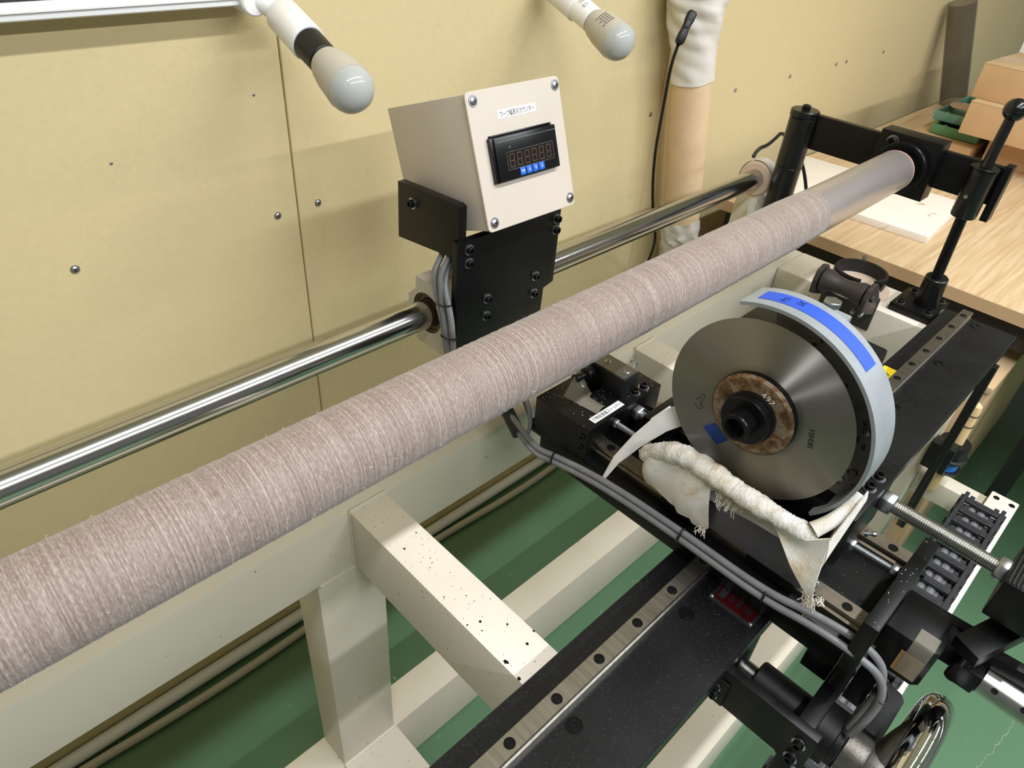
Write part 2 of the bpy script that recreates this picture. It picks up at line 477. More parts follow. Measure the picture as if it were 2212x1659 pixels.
# cable, conduit along the foot of the wall
mb = MB().tube([(-1.6, WY - .014, FL + .0135), (1.5, WY - .014, FL + .0135)], .013, 12)
single('conduit_pipe', mb, 'white_paint', 'grey-white conduit pipe running along the foot of the wall', 'pipe')
pts = [(-1.6, .885, FL + .009)] + [(-1.2 + .22 * i, .884 + .010 * math.sin(i * 1.7), FL + .009) for i in range(13)]
single('floor_cable', MB().tube(pts, .0085, 10, smooth=2), 'bulb_body', 'thin beige cable lying on the green floor beside the wall', 'cable')

# crack in the floor
ck = [(1.35, -.252), (1.326, -.247), (1.305, -.249), (1.279, -.243), (1.262, -.245), (1.247, -.239), (1.225, -.240), (1.207, -.234), (1.19, -.232), (1.169, -.227), (1.13, -.221), (1.10, -.222)]
mb = MB()
ck2 = []
for i in range(len(ck) - 1):
    for k in range(4):
        f = k / 4
        ck2.append((ck[i][0] + (ck[i + 1][0] - ck[i][0]) * f + random.uniform(-.002, .002), ck[i][1] + (ck[i + 1][1] - ck[i][1]) * f + random.uniform(-.0025, .0025)))
ck = ck2
for i in range(len(ck) - 1):
    a = Vector((*ck[i], FL + .0004)); b = Vector((*ck[i + 1], FL + .0004))
    mb.bar(a, b + (b - a) * .1, random.uniform(.0008, .0018), .0006)
fl = bpy.data.objects['floor']
part('crack', mb, 'crack', fl, 'pale crack in the green floor coating')

# white ledge at the top of the wall
led = thing('wall_ledge', (.3, .91, -.178), 'white aluminium ledge running along the wall above the lamps', 'ledge')
mb = MB(); mb.prism([(WY, -.150), (.922, -.150), (.918, -.155), (.899, -.155), (.896, -.154), (.893, -.157), (.893, -.170), (.897, -.172), (.905, -.168), (WY, -.168)], 'x', -1.5, .465, .0012)
part('rail', mb, 'white_paint', led)
part('lip', MB().box(-1.5, .465, .8905, .8925, -.1635, -.1605, .0006), 'white_plastic', led)
single('brown_block', MB().box(.10, .25, .902, .9175, -.1549, -.143, .003), 'dark_brown', 'brown block lying on the white wall ledge', 'block')

# ================================================================== machine frame
ft = -.648
fr = thing('machine_frame', (.6, .36, FL), 'cream welded steel machine frame with black rail table', 'machine frame')
BV = .004
part('beam', MB().box(-1.5, 1.449, .527, .593, ft - .1, ft, BV), 'cream', fr)
for x0, x1 in ((.301, .354), (.86, .914)):
    part('cross_member', MB().box(x0, x1, .115, .5268, ft - .1, ft - .0005, BV), 'cream_dusty', fr)
part('end_member', MB().box(1.336, 1.449, .115, .5268, ft - .1, ft + .0005, BV), 'cream_dusty', fr)
part('cross_member', MB().box(-.6, -.55, .115, .5268, ft - .1, ft - .0005, BV), 'cream_dusty', fr)
zr = -1.216
for x0 in (-.75, .248, 1.345):
    part('leg', MB().box(x0, x0 + .099, .529, .592, zr, ft - .1, .003), 'cream', fr)
    part('leg', MB().box(x0, x0 + .099, .13, .19, zr, ft - .1, .003), 'cream', fr)
    part('foot_member', MB().box(x0 - .001, x0 + .103, .191, .528, zr - .1, zr + .0005, .004), 'cream_dusty', fr)
part('runner', MB().box(-1.5, 1.46, .527, .593, zr - .142, zr, BV), 'cream', fr)
part('runner', MB().box(-1.5, 1.46, .13, .19, zr - .142, zr, BV), 'cream', fr)
# weld seams where the members meet
for x0 in (.301, .86):
    part('weld_bead', MB().tube([(x0, .527, ft - .0005), (x0 + .054, .527, ft - .0005)], .003, 6), 'cream', fr)
    part('weld_bead', MB().tube([(x0, .527, ft), (x0, .527, ft - .1)], .0025, 6), 'cream', fr)
part('weld_bead', MB().tube([(.248, .5285, zr + .001), (.348, .5285, zr + .001)], .004, 6), 'cream', fr)
part('weld_bead', MB().tube([(.25, .527, ft - .1), (.346, .527, ft - .1)], .003, 6), 'cream', fr)
# chipped paint on the near cross member
mb = MB()
for cx_, cy_, r_ in ((.306, .26, .0042), (.318, .311, .0022), (.336, .26, .0026), (.337, .29, .0018), (.305, .317, .0014), (.303, .238, .0028), (.342, .45, .0016), (.317, .44, .002), (.352, .266, .0016), (.312, .302, .0012), (.328, .345, .0012), (.335, .38, .0009), (.309, .36, .0012), (.345, .325, .001), (.322, .40, .0009), (.331, .41, .0011)):
    k0 = random.uniform(0, 6)
    mb.prism([(cx_ + r_ * random.uniform(.5, 1.1) * math.cos(k0 + k * .785) * .7, cy_ + r_ * random.uniform(.5, 1.1) * math.sin(k0 + k * .785)) for k in range(8)], 'z', ft - .0008, ft - .0003)
part('paint_chip', mb, 'black_bolt', fr, kind='stuff')
# plank outrigger
part('outrigger', MB().box(1.392, 1.432, -.004, .1298, -1.02, -.9705, .003), 'cream', fr)
part('plank', MB().box(-.8, 1.43, -.046, .004, -.97, -.95, .003), 'plank_white', fr)
for x, y in ((1.412, -.008), (1.412, -.036)):
    inst('screw', ME_SUNK, fr, (x, y, -.95), (0, 0, 1), .3, 1.1)
# rail table
pl = part('table_plate', MB().box(-.9, 1.415, .1015, .2255, -.6475, -.63, .0012, seg=1), 'black_plate', fr, 'black steel table plate with worn speckled finish')
rl = part('rail', MB().prism([(.1785, -.6299), (.1785, -.622), (.181, -.620), (.181, -.617), (.1785, -.6145), (.1795, -.612), (.1960, -.612), (.1970, -.6145), (.1945, -.617), (.1945, -.620), (.1970, -.622), (.1970, -.6299)], 'x', -.9, 1.40), 'rail_steel', fr, 'bright ground steel guide rail')
for k in range(-12, 19):
    inst('rail_screw', ME_SUNK, rl, (.2383 + .0597 * k + .0597, .1878, -.612), (0, 0, 1), k * .7, 1.05)
for x in (-.235, -.057, .121, .300, .478, .660, .845, 1.025, 1.206, 1.39):
    inst('plate_screw', ME_SUNK, pl, (x, .1655, -.63), (0, 0, 1), x * 9, 1.6)
# red name plate on the table
npx = part('name_plate', MB().box(.514, .57, .110, .162, -.63, -.6292), 'nameplate_rim', fr, 'red metal name plate with silver rim')
part('red_field', MB().box(.518, .57, .113, .159, -.6292, -.6289), 'nameplate_red', npx)
mb = MB()
mb.text('新栄', (.5345, .1215, -.6289), (1, 0, 0), (0, 1, 0), height=.0085)
mb.text('機械', (.531, .1335, -.6289), (1, 0, 0), (0, 1, 0), height=.005)
mb.text('株式', (.531, .1425, -.6289), (1, 0, 0), (0, 1, 0), height=.005)
mb.box(.5235, .540, .149, .1565, -.6289, -.6287)
part('lettering', mb, 'zinc', npx)
for p in ((.5165, .160), (.5165, .1125)):
    inst('rivet', ME_PAN, npx, (p[0] + .002, p[1], -.6289), (0, 0, 1), 0, .4)
# yellow warning tag behind the blade guard
yt = part('warning_tag', MB().box(1.085, 1.125, .199, .222, -.63, -.6294), 'tape_yellow', fr, 'small yellow sticker')
part('lettering', MB().text('危', (1.10, .208, -.6294), (0, -1, 0), (1, 0, 0), height=.01), 'ink', yt)

# ================================================================== steel guide shaft
SY, SZ = .663, -.5207
gs = thing('guide_shaft', (.3, SY, SZ - .02), 'polished round steel guide shaft running along the wall behind the roller', 'shaft')
part('bar', MB().cyl((-1.5, SY, SZ), (1.445, SY, SZ), .02, seg=64, bev=.001), 'steel_polished', gs)
# pedestal that carries its end
sp = thing('shaft_pedestal', (1.43, .64, ft), 'cream shaft support block with clamp ring holding the end of the steel shaft', 'shaft support')
mb = MB(); mb.ring((1.408, SY, SZ), (1, 0, 0), .0203, .036, 0, .035, 40, .003)
part('clamp_ring', mb, 'disc_pink', sp)
mb = MB(); mb.prism([(.62, ft - .1), (.70, ft - .1), (.695, -.56), (.684, -.548), (.642, -.548), (.63, -.56)], 'x', 1.413, 1.44, .002)
part('pedestal', mb, 'cream', sp)
part('foot', MB().box(1.395, 1.449, .594, .71, ft - .1, ft - .085, .002), 'cream', sp)

# ================================================================== fabric-wound roller
RYc, RZc, RR = .388, -.404, .0369
ro = thing('wound_roller', (.4, RYc, RZc - RR), 'long roller wound with beige-grey yarn, bare steel at one end', 'roller')
mb = MB(); prof = []
x0, x1 = -.9, 1.03
n = 1500; wob = 0; sm = 0
for i in range(n + 1):
    x = x0 + (x1 - x0) * i / n
    if i % 3 == 0: wob = random.uniform(-.00022, .00022)
    sm = .985 * sm + .015 * random.uniform(-.004, .004)
    fade = max(0., min(1., (x1 - x) / .06))
    prof.append((x - x0, RR - .0015 * (1 - fade) + (wob + .00012 * math.sin(i * 2.1) + sm * .22) * fade))
prof = [(0, .034)] + prof + [(x1 - x0, .0355)]
mb.lathe((x0, RYc, RZc), (1, 0, 0), prof, 72)
part('yarn_cover', mb, 'yarn', ro, 'beige-grey yarn wound in fine rings', angle=60)
mb = MB(); mb.lathe((.98, RYc, RZc), (1, 0, 0), [(0, .0345), (0, .0352), (.366, .0352), (.367, .0346), (.367, .030)], 72)
part('steel_pipe', mb, 'pipe_steel', ro, 'bare steel pipe end')
part('end_band', MB().ring((1.343, RYc, RZc), (1, 0, 0), .034, .03535, 0, .004, 64), 'pink_rim', ro)
# loose fibres standing off the yarn
mb = MB()
for i in range(230):
    x = random.uniform(-.05, 1.0); a = random.uniform(-.3, 2.6 * math.pi / 2)
    d = V(0, math.cos(a), math.sin(a)); p = V(x, RYc, RZc) + d * (RR - .0003)
    t = d.cross(V(1, 0, 0)); l = random.uniform(.001, .004)
    q = p + d * random.uniform(.0006, .0022) + t * random.uniform(-l, l) + V(random.uniform(-l, l), 0, 0)
    q2 = q + t * random.uniform(-l, l) * .7 + V(random.uniform(-l, l) * .7, 0, 0) + d * random.uniform(-.0008, .0008)
    mb.tube([p, q, q2], .00014, 3, caps=False)
part('loose_fibre', mb, 'cloth', ro, kind='stuff')

# ================================================================== swinging end support
PX = 1.41
es = thing('end_support', (PX, .60, ft), 'black swing arm with bearing block holding the steel pipe end', 'support arm')
mb = MB(); mb.cyl((PX, .600, ft), (PX, .600, -.472), .0255, seg=40, bev=.001)
part('post', mb, 'black_paint', es)
part('pivot_sleeve', MB().cyl((PX, .600, -.4715), (PX, .600, -.376), .0258, seg=40, bev=.001), 'black_paint', es)
part('pivot_cap', MB().cyl((PX, .600, -.3755), (PX, .600, -.362), .0272, seg=40, bev=.002), 'black_paint', es)
cap(es, (PX, .600, -.3618), (0, 0, 1), 1.6, False)
part('bar', MB().box(PX - .0012, PX + .014, .2397, .584, -.43, -.366, .0015), 'black_oxide', es)
part('bar_end', MB().box(PX - .012, PX + .014, .2270, .2395, -.455, -.360, .0015), 'black_oxide', es)
part('bearing_block', MB().box(PX - .025, PX + .016, .336, .443, -.4525, -.351, .0015), 'black_oxide', es)
mb = MB(); mb.lathe((PX - .048, RYc, RZc), (1, 0, 0), [(-.016, 0), (-.016, .029), (.006, .029), (.006, .0435), (.0075, .045), (.0215, .045), (.023, .044), (.023, 0)], 56)
part('collar', mb, 'black_bolt', es)
cap(es, (PX - .0252, .418, -.3665), (-1, 0, 0), 1.5)
part('weld_bead', MB().tube([(PX - .004, .577, -.372), (PX - .006, .577, -.40), (PX - .004, .577, -.428)], .005, 8), 'black_paint', es)
# lock pin with ball
SLY = .2625
lk = thing('lock_plunger', (PX, SLY, ft), 'black vertical lock rod with ball knob and slotted sleeve beside the steel pipe', 'lock rod')
mb = MB(); mb.lathe((PX - .024, SLY, -.452), (0, 0, 1), [(0, .0125), (0, .0195), (.0015, .0205), (.079, .0205), (.0795, .0215), (.082, .0215), (.0825, .0205), (.0825, .008)], 40)
part('sleeve', mb, 'black_paint', lk)
part('sleeve_flange', MB().cyl((PX - .024, SLY, -.3694), (PX - .024, SLY, -.366), .0222, seg=40, bev=.0006), 'black_bolt', lk)
part('set_screw', MB().cyl((PX - .0443, SLY + .0045, -.414), (PX - .0455, SLY + .0047, -.414), .0032, seg=16), 'zinc', lk)
part('upper_rod', MB().cyl((PX - .024, SLY, -.366), (PX - .018, SLY - .0005, -.290), .0092, .0082, seg=24), 'black_paint', lk)
mb = MB(); mb.lathe((PX - .016, SLY - .001, -.292), (.06, 0, 1), [(0, 0), (0, .0075), (.002, .0100), (.006, .0148), (.011, .0170), (.0165, .0176), (.0171, .0174), (.0177, .0176), (.023, .0168), (.028, .0142), (.032, .0095), (.034, .004), (.0343, 0)], 36)
part('ball_knob', mb, 'display_black', lk, 'glossy black ball knob')
part('lower_rod', MB().cyl((PX - .012, SLY - .003, -.585), (PX - .024, SLY, -.450), .0095, seg=24), 'black_bolt', lk)
part('socket', MB().cyl((PX - .006, .2615 - .003, -.632), (PX - .012, .2615 - .003, -.573), .0215, .0195, seg=36, bev=.0015), 'black_paint', lk)
part('base_plate', MB().box(1.355, 1.449, .229, .306, ft + .0005, -.632, .0015), 'black_oxide', lk)
for x, y in ((1.368, .292), (1.437, .292), (1.368, .241), (1.437, .241)):
    cap(lk, (x, y, -.632), (0, 0, 1), 1.15)

# ================================================================== work-width counter on the shaft
cu = thing('counter_unit', (.63, .64, -.58), 'cream counter box with digital display on black bracket riding the steel shaft', 'counter')
# box leaned back: local frame u = X, v = up the front face, w = out of the face
tilt = math.radians(19.6)
vdir = V(0, math.sin(tilt), math.cos(tilt)); wdir = V(0, -math.cos(tilt), math.sin(tilt))
o0 = V(.5548, .5735, -.3745)                         # lower left corner of the front face
BW, BH, BD = .1565, .161, .160
BM = Matrix((V(1, 0, 0), vdir, wdir)).transposed().to_4x4(); BM.translation = o0
cb = part('housing', MB().box(.002, BW - .002, .002, BH - .002, -BD, -.0032, .0015, BM), 'box_cream', cu, 'cream painted sheet-metal housing')
mb = MB()
rc = .006
pp = []
for cx_, cy_, a0 in ((BW - rc, rc, -90), (BW - rc, BH - rc, 0), (rc, BH - rc, 90), (rc, rc, 180)):
    for k in range(5):
        a = math.radians(a0 + 22.5 * k); pp.append((cx_ + rc * math.cos(a), cy_ + rc * math.sin(a)))
mb.prism(pp, 'z', -.003, 0, .0006, 1)
bmesh.ops.transform(mb.bm, matrix=BM, verts=mb.bm.verts)
part('cover_plate', mb, 'box_cream', cu, 'cream cover plate with rounded corners')
for u, v in ((.0108, .0105), (BW - .0085, .0105), (.0108, BH - .0105), (BW - .0085, BH - .0105)):
    pan(cu, BM @ V(u, v, .0002), wdir, .98, random.random() * 2)
# display
DM = BM.copy(); DM.translation = BM @ V(.0205, .0542, 0)
dp = part('display', MB().box(0, .1095, 0, .0525, 0, .006, .0015, DM).box(.0045, .109, .0008, .0517, .006, .0085, .0008, DM).box(.003, .106, .0526, .0552, .0002, .005, .0008, DM), 'display_black', cu, 'black digital panel meter, unlit')
part('lcd_window', MB().box(.0205, .1005, .0126, .0330, .0085, .0087, 0, DM), 'lcd', dp)
mb = MB()
for a, b, c, d in ((.0203, .0206, .0124, .0332), (.1004, .1007, .0124, .0332), (.0203, .1007, .0124, .0127), (.0203, .1007, .0329, .0332), (.0085, .109, .0462, .0467)):
    mb.box(a, b, c, d, .0086, .0088, 0, DM)
part('outline', mb, 'zinc', dp)
for i in range(6):
    mb = MB(); ox = .0235 + i * .0127; oy = .0150; w = .0082; h = .0155; t = .0010; sk = .06
    def seg(a, b, c, d):
        mb.prism([(ox + a + c * sk, oy + c), (ox + b + c * sk, oy + c), (ox + b + d * sk, oy + d), (ox + a + d * sk, oy + d)], 'z', .00865, .0089)
    seg(.0006, w - .0006, 0, t); seg(.0006, w - .0006, h / 2 - t / 2, h / 2 + t / 2); seg(.0006, w - .0006, h - t, h)
    for xx in (0, w - t):
        seg(xx, xx + t, .0006, h / 2 - .0004); seg(xx, xx + t, h / 2 + .0004, h - .0006)
    seg(w + .0006, w + .0016, 0, t)
    bmesh.ops.transform(mb.bm, matrix=DM, verts=mb.bm.verts)
    part('digit', mb, 'segment', dp)
for i, ch in enumerate('MΛVS'):
    mb = MB(); ox = .0382 + i * .0110
    mb.box(ox, ox + .0096, .0030, .0122, .0085, .0092, .0008, DM)
    bt = part('button', mb, 'button_blue', dp)
    mb = MB().text(ch, DM @ V(ox + .0048, .0076, .0092), (1, 0, 0), vdir, height=.0042)
    part('button_letter', mb, 'label_white', dp)
part('indicator', MB().ring(DM @ V(.0275, .0385, .0085), wdir, .0008, .0012, 0, .0003, 12), 'zinc', dp)
lb = part('label', MB().box(.0452, .1087, .1254, .1350, 0, .0004, 0, BM), 'label_white', cu, 'white label with black Japanese lettering')
part('lettering', MB().text('ワーク幅表示カウンター', BM @ V(.077, .1302, .0004), (1, 0, 0), vdir, height=.0072, width=.0575), 'ink', lb)
# black bracket plates
PY = .60
mb = MB(); mb.prism([(.5285, -.392), (.716, -.392), (.716, -.505), (.694, -.508), (.694, -.585), (.5285, -.585)], 'y', PY, PY + .012, .0015)
part('front_plate', mb, 'black_oxide', cu, 'black steel bracket plate')
part('side_plate', MB().prism([(.6045, -.347), (.612, -.345), (.727, -.353), (.729, -.432), (.6125, -.418), (.6045, -.41)], 'x', .533, .545, .001), 'black_oxide', cu)
part('side_plate', MB().prism([(.6125, -.35), (.727, -.353), (.729, -.432), (.6125, -.418)], 'x', .7095, .716, .001), 'black_oxide', cu)
cap(cu, (.5329, .696, -.373), (-1, 0, 0), 1.1)
for x, z in ((.546, -.404), (.546, -.4225), (.7075, -.404), (.7075, -.4205), (.675, -.483), (.675, -.511), (.582, -.487), (.582, -.514)):
    cap(cu, (x, PY - .0002, z), (0, -1, 0), 1.05)
# linear bearing block around the shaft
oct_ = [(.6125, -.472), (.6865, -.472), (.6872, -.491), (.7035, -.507), (.7035, -.538), (.6854, -.5545), (.6854, -.5735), (.6125, -.5735)]
mb = MB(); n = len(oct_)
mb = MB(); hole = .0300
def edge_hit(a):
    d = (math.cos(a), math.sin(a)); best = 9
    for (y0, z0), (y1, z1) in zip(oct_, oct_[1:] + oct_[:1]):
        ey, ez = y1 - y0, z1 - z0; det = d[0] * -ez + d[1] * ey
        if abs(det) < 1e-9: continue
        t = ((y0 - SY) * -ez + (z0 - SZ) * ey) / det; k = (d[0] * (z0 - SZ) - d[1] * (y0 - SY)) / det
        if t > 0 and -1e-6 <= k <= 1 + 1e-6: best = min(best, t)
    return best
angs = sorted([2 * math.pi * k / 44 - math.pi for k in range(44)] + [math.atan2(z - SZ, y - SY) for y, z in oct_])
loops = []
for x_, f_ in ((.529, lambda a: hole), (.529, edge_hit), (.635, edge_hit), (.635, lambda a: hole)):
    loops.append([mb.bm.verts.new(V(x_, SY + f_(a) * math.cos(a), SZ + f_(a) * math.sin(a))) for a in angs])
for i_ in range(4):
    p_, q_ = loops[i_], loops[(i_ + 1) % 4]
    for k in range(len(angs)): mb.bm.faces.new((p_[k], p_[(k + 1) % len(angs)], q_[(k + 1) % len(angs)], q_[k]))
part('bearing_block', mb, 'bulb_body', cu, 'grey cast bearing block')
part('bearing_seal', MB().lathe((.529, SY, SZ), (1, 0, 0), [(.0005, .0300), (.003, .0295), (.003, .0265), (.006, .0262), (.006, .0212), (.02, .0212)], 48), 'seal_brown', cu)
bl_ = part('bearing_label', MB().box(.548, .615, .653, .677, -.472, -.4714), 'cast_grey', cu)
part('lettering', MB().text('JAPAN', (.570, .6705, -.4714), (-1, 0, 0), (0, -1, 0), height=.0045).text('40GUU', (.568, .6605, -.4714), (-1, 0, 0), (0, -1, 0), height=.0055), 'label_white', bl_)
# lead wires bundled down the side
def wire(pts, r, material, name='cable'):
    return MB().tube(pts, r, 10, smooth=3)
ws = [[(.553, .648, -.395), (.549, .646, -.415), (.534, .6438, -.434), (.5235, .6409, -.4445), (.5215, .6345, -.4685), (.5215, .628, -.4888), (.5215, .6207, -.5091), (.5215, .6146, -.5304), (.5215, .611, -.5485), (.523, .608, -.585)],
      [(.551, .632, -.395), (.547, .630, -.415), (.532, .6285, -.431), (.5215, .626, -.4463), (.5205, .622, -.4671), (.5205, .6192, -.4843), (.5200, .6145, -.5059), (.5200, .6100, -.5284), (.5205, .6062, -.5461), (.523, .601, -.585)],
      [(.560, .638, -.395), (.556, .636, -.415), (.540, .631, -.436), (.5265, .6221, -.4539), (.5225, .6145, -.4665), (.5215, .6083, -.4799), (.5215, .6022, -.5007), (.5215, .5995, -.5188), (.5215, .5977, -.5375), (.523, .595, -.585)]]
for w_ in ws:
    part('lead_wire', MB().tube(w_, .0041, 10, smooth=3), 'cable_grey', cu)
for z, y in ((-.482, .6185), (-.527, .606)):
    mb = MB().tube([(.521 + .0062 * math.cos(a), y + .0150 * math.sin(a), z - .004 * math.sin(a)) for a in [k * math.pi / 6 for k in range(12)]], .0011, 6, closed=True)
    part('cable_tie', mb, 'cable_black', cu)

# ================================================================== cross carriage
cc = thing('cutting_carriage', (.61, .23, -.628), 'black cross carriage with two slide rails and stops standing on the rail table', 'carriage')
part('rail_block', MB().prism([(.158, -.6285), (.1775, -.6285), (.1775, -.6108), (.198, -.6108), (.198, -.6285), (.217, -.6285), (.217, -.5995), (.158, -.5995)], 'x', .545, .665, .001), 'black_oxide', cc)
part('base_plate', MB().box(.534, .692, .012, .462, -.599, -.587, .0015), 'black_oxide', cc)
part('under_cover', MB().box(.536, .549, .03, .44, -.628, -.5992, .0015), 'black_oxide', cc)
for x0 in (.5495, .6615):
    rr_ = part('slide_rail', MB().prism([(x0, -.5868), (x0, -.579), (x0 + .0025, -.577), (x0 + .0025, -.574), (x0, -.572), (x0 + .001, -.569), (x0 + .019, -.569), (x0 + .020, -.572), (x0 + .0175, -.574), (x0 + .0175, -.577), (x0 + .020, -.579), (x0 + .020, -.5868)], 'y', .0275, .364), 'yrail_steel', cc, 'oily steel slide rail')
    for k in range(6):
        inst('rail_screw', ME_SUNK, rr_, (x0 + .0098, .0473 + .06 * k, -.569), (0, 0, 1), k, 1.0)
# front stop blocks
part('stop_block', MB().box(.5275, .611, .3615, .447, -.5868, -.535, .0012), 'black_oxide', cc)
part('stop_block', MB().box(.6115, .672, .3625, .455, -.5868, -.5358, .0012), 'black_oxide', cc)
part('switch_body', MB().box(.6045, .634, .376, .432, -.5355, -.5075, .0012), 'black_plastic', cc)
part('switch_cap', MB().box(.6055, .633, .377, .431, -.5075, -.5045, .0006), 'cast_grey', cc)
for y in (.384, .414):
    pan(cc, (.619, y, -.5045), (0, 0, 1), .62)
part('hose_fitting', MB().lathe((.636, .392, -.517), (1, .35, .12), [(0, .004), (.005, .004), (.005, .0062), (.011, .0062), (.011, .0042), (.019, .0042), (.020, .005), (.023, .005), (.024, .003), (.024, 0)], 12), 'zinc', cc)
part('coupling', MB().lathe((.604, .425, -.519), (-1, .1, 0), [(0, 0), (0, .009), (.003, .010), (.004, .0085), (.008, .0085), (.009, .010), (.013, .010), (.014, .006), (.03, .006), (.03, 0)], 20), 'black_plastic', cc)
for p in ((.630, .3735, -.5358), (.648, .3735, -.5358)):
    cap(cc, p, (0, 0, 1), 1.05)
for z in (-.5475, -.564):
    cap(cc, (.5275, .3685, z), (-1, 0, 0), .7, False)
l2 = part('label', MB().box(.5445, .6005, .3665, .3765, -.535, -.5346), 'label_white', cc, 'white label with black Japanese lettering')
part('lettering', MB().text('刃物前進端ストッパー', (.5725, .3715, -.5346), (1, 0, 0), (0, 1, 0), height=.0066, width=.052), 'ink', l2)
# spring stop
part('spring_stop', MB().box(.610, .672, .318, .344, -.5868, -.5425, .003), 'black_oxide', cc)
l3 = part('label', MB().box(.6115, .6515, .3225, .3335, -.5425, -.5421), 'label_white', cc, 'white label with black Japanese lettering')
part('lettering', MB().text('刃物前進端スプリング', (.6335, .328, -.5421), (1, 0, 0), (0, 1, 0), height=.0068, width=.041), 'ink', l3)
inst('hex_nut', ME_HEX, cc, (.621, .3622, -.553), (0, -1, 0), .3, 1.1)
part('spring_rod', MB().cyl((.621, .352, -.553), (.621, .343, -.553), .006, seg=16), 'zinc', cc)
inst('hex_nut', ME_HEX, cc, (.577, .3612, -.547), (0, -1, 0), .2, .62)
mb = MB(); threaded(mb, (.577, .356, -.547), (.577, .275, -.547), .0036, .0012, .0004)
part('stop_stud', mb, 'zinc', cc)
# clear tape flap hanging off the stop block
def flap(u, v):
    return V(.553 + .030 * u + .006 * v, .425 - .05 * v + .006 * u, -.5342 + .004 * math.sin(u * 5) * v + .030 * max(0, .45 - v) * u * 2)
part('film_flap', MB().grid(flap, 12, 8, .0003), 'tape_clear', cc)
# rear end plate
part('end_plate', MB().prism([(.517, -.60), (.668, -.60), (.668, -.53), (.517, -.53)], 'y', .0125, .0272, .0015), 'black_oxide', cc)
part('end_plate_foot', MB().box(.525, .66, .0135, .026, -.64, -.6002, .001), 'black_oxide', cc)
inst('hex_nut', ME_HEX, cc, (.617, .036, -.547), (0, -1, 0), .2, .7)
inst('hex_nut', ME_HEX, cc, (.616, .0805, -.547), (0, -1, 0), .35, .7)
mb = MB(); threaded(mb, (.616, .082, -.547), (.617, .027, -.547), .0038, .0012, .0004)
part('rear_stop_stud', mb, 'zinc', cc)
for p in ((.643, .0124, -.556), (.546, .0124, -.582)):
    cap(cc, p, (0, -1, 0), .7, False)
# lever bearing block in front of the end plate
mb = MB(); mb.prism([(.561, .0122), (.561, -.03), (.567, -.036), (.592, -.036), (.592, -.029), (.612, -.029), (.612, -.05), (.624, -.05), (.6195, .0122)], 'z', -.612, -.56, .001)
part('lever_block', mb, 'black_oxide', cc)
part('brown_tape', MB().box(.5602, .5608, -.030, -.009, -.606, -.577), 'brown_tape', cc)
part('clear_tape', MB().grid(lambda u, v: V(.5596 + .02 * max(0, v - .55) / .45, -.031 + .018 * u, -.604 + .046 * min(1, v / .55)) , 6, 10, .0004), 'tape_clear', cc, 'clear ribbed adhesive tape')
# drive under the table: rod, guard plate, bearing
AX, AZ = .53, -.712
part('drive_rod', MB().cyl((AX, .12, AZ), (AX, .08, AZ), .0105, seg=28), 'steel', cc)
part('drive_drum', MB().cyl((AX, .088, AZ), (AX, .0302, AZ), .0215, seg=36, bev=.002), 'black_plastic', cc)
part('drive_collar', MB().box(.497, .54, .102, .124, -.705, -.649, .004), 'black_oxide', cc)
part('guard_bar', MB().box(.467, .478, .004, .112, -.704, -.6485, .001), 'black_oxide', cc)
part('guard_clip', MB().box(.4646, .467, .094, .112, -.703, -.664, .0008), 'black_oxide', cc)
for y, z in ((.1055, -.679), (.1055, -.694)):
    cap(cc, (.4645, y, z), (-1, 0, 0), .72)
for y, z in ((.017, -.668), (.017, -.695)):
    cap(cc, (.4668, y, z), (-1, 0, 0), 1.05)
part('bearing_plate', MB().box(.4785, .577, .0125, .030, -.762, -.657, .0015), 'black_oxide', cc)
part('bearing_boss', MB().lathe((AX, .0124, AZ), (0, -1, 0), [(0, 0), (0, .031), (.018, .031), (.019, .029), (.019, .026), (.026, .026), (.026, 0)], 40), 'black_plastic', cc)
# cable-chain bracket
mb = MB(); mb.prism([(.567, -.006), (.565, -.034), (.568, -.0395), (.628, -.0395), (.635, -.034), (.642, -.006)], 'z', -.722, -.712, .001)
part('chain_bracket', mb, 'black_plastic', cc)
for x in (.603, .620):
    cap(cc, (x, -.013, -.712), (0, 0, 1), .85)
part('bracket_arm', MB().box(.59, .64, -.008, .012, -.722, -.601, .001), 'black_oxide', cc)
part('limit_box', MB().box(.557, .60, .031, .060, -.68, -.641, .002), 'black_oxide', cc)
part('limit_hanger', MB().box(.575, .59, .036, .055, -.6405, -.5995), 'black_oxide', cc)

mb = MB()
for i in range(235):
    if i < 150: p = V(random.uniform(.53, .67), random.uniform(.364, .45), -.5347 if random.random() < .9 else -.535)
    elif i < 220: p = V(random.uniform(.575, .655), random.uniform(.03, .33), -.5868)
    else: p = V(random.uniform(.52, .665), random.uniform(.014, .026), -.5298)
    a = random.uniform(0, 3.14); l = random.uniform(.0002, .0008) * (2 if random.random() < .12 else 1)
    d = V(math.cos(a), math.sin(a), 0) * l
    mb.bar(p - d, p + d, random.uniform(.0002, .0003), .0003)
part('lint', mb, 'cloth', cc, kind='stuff')

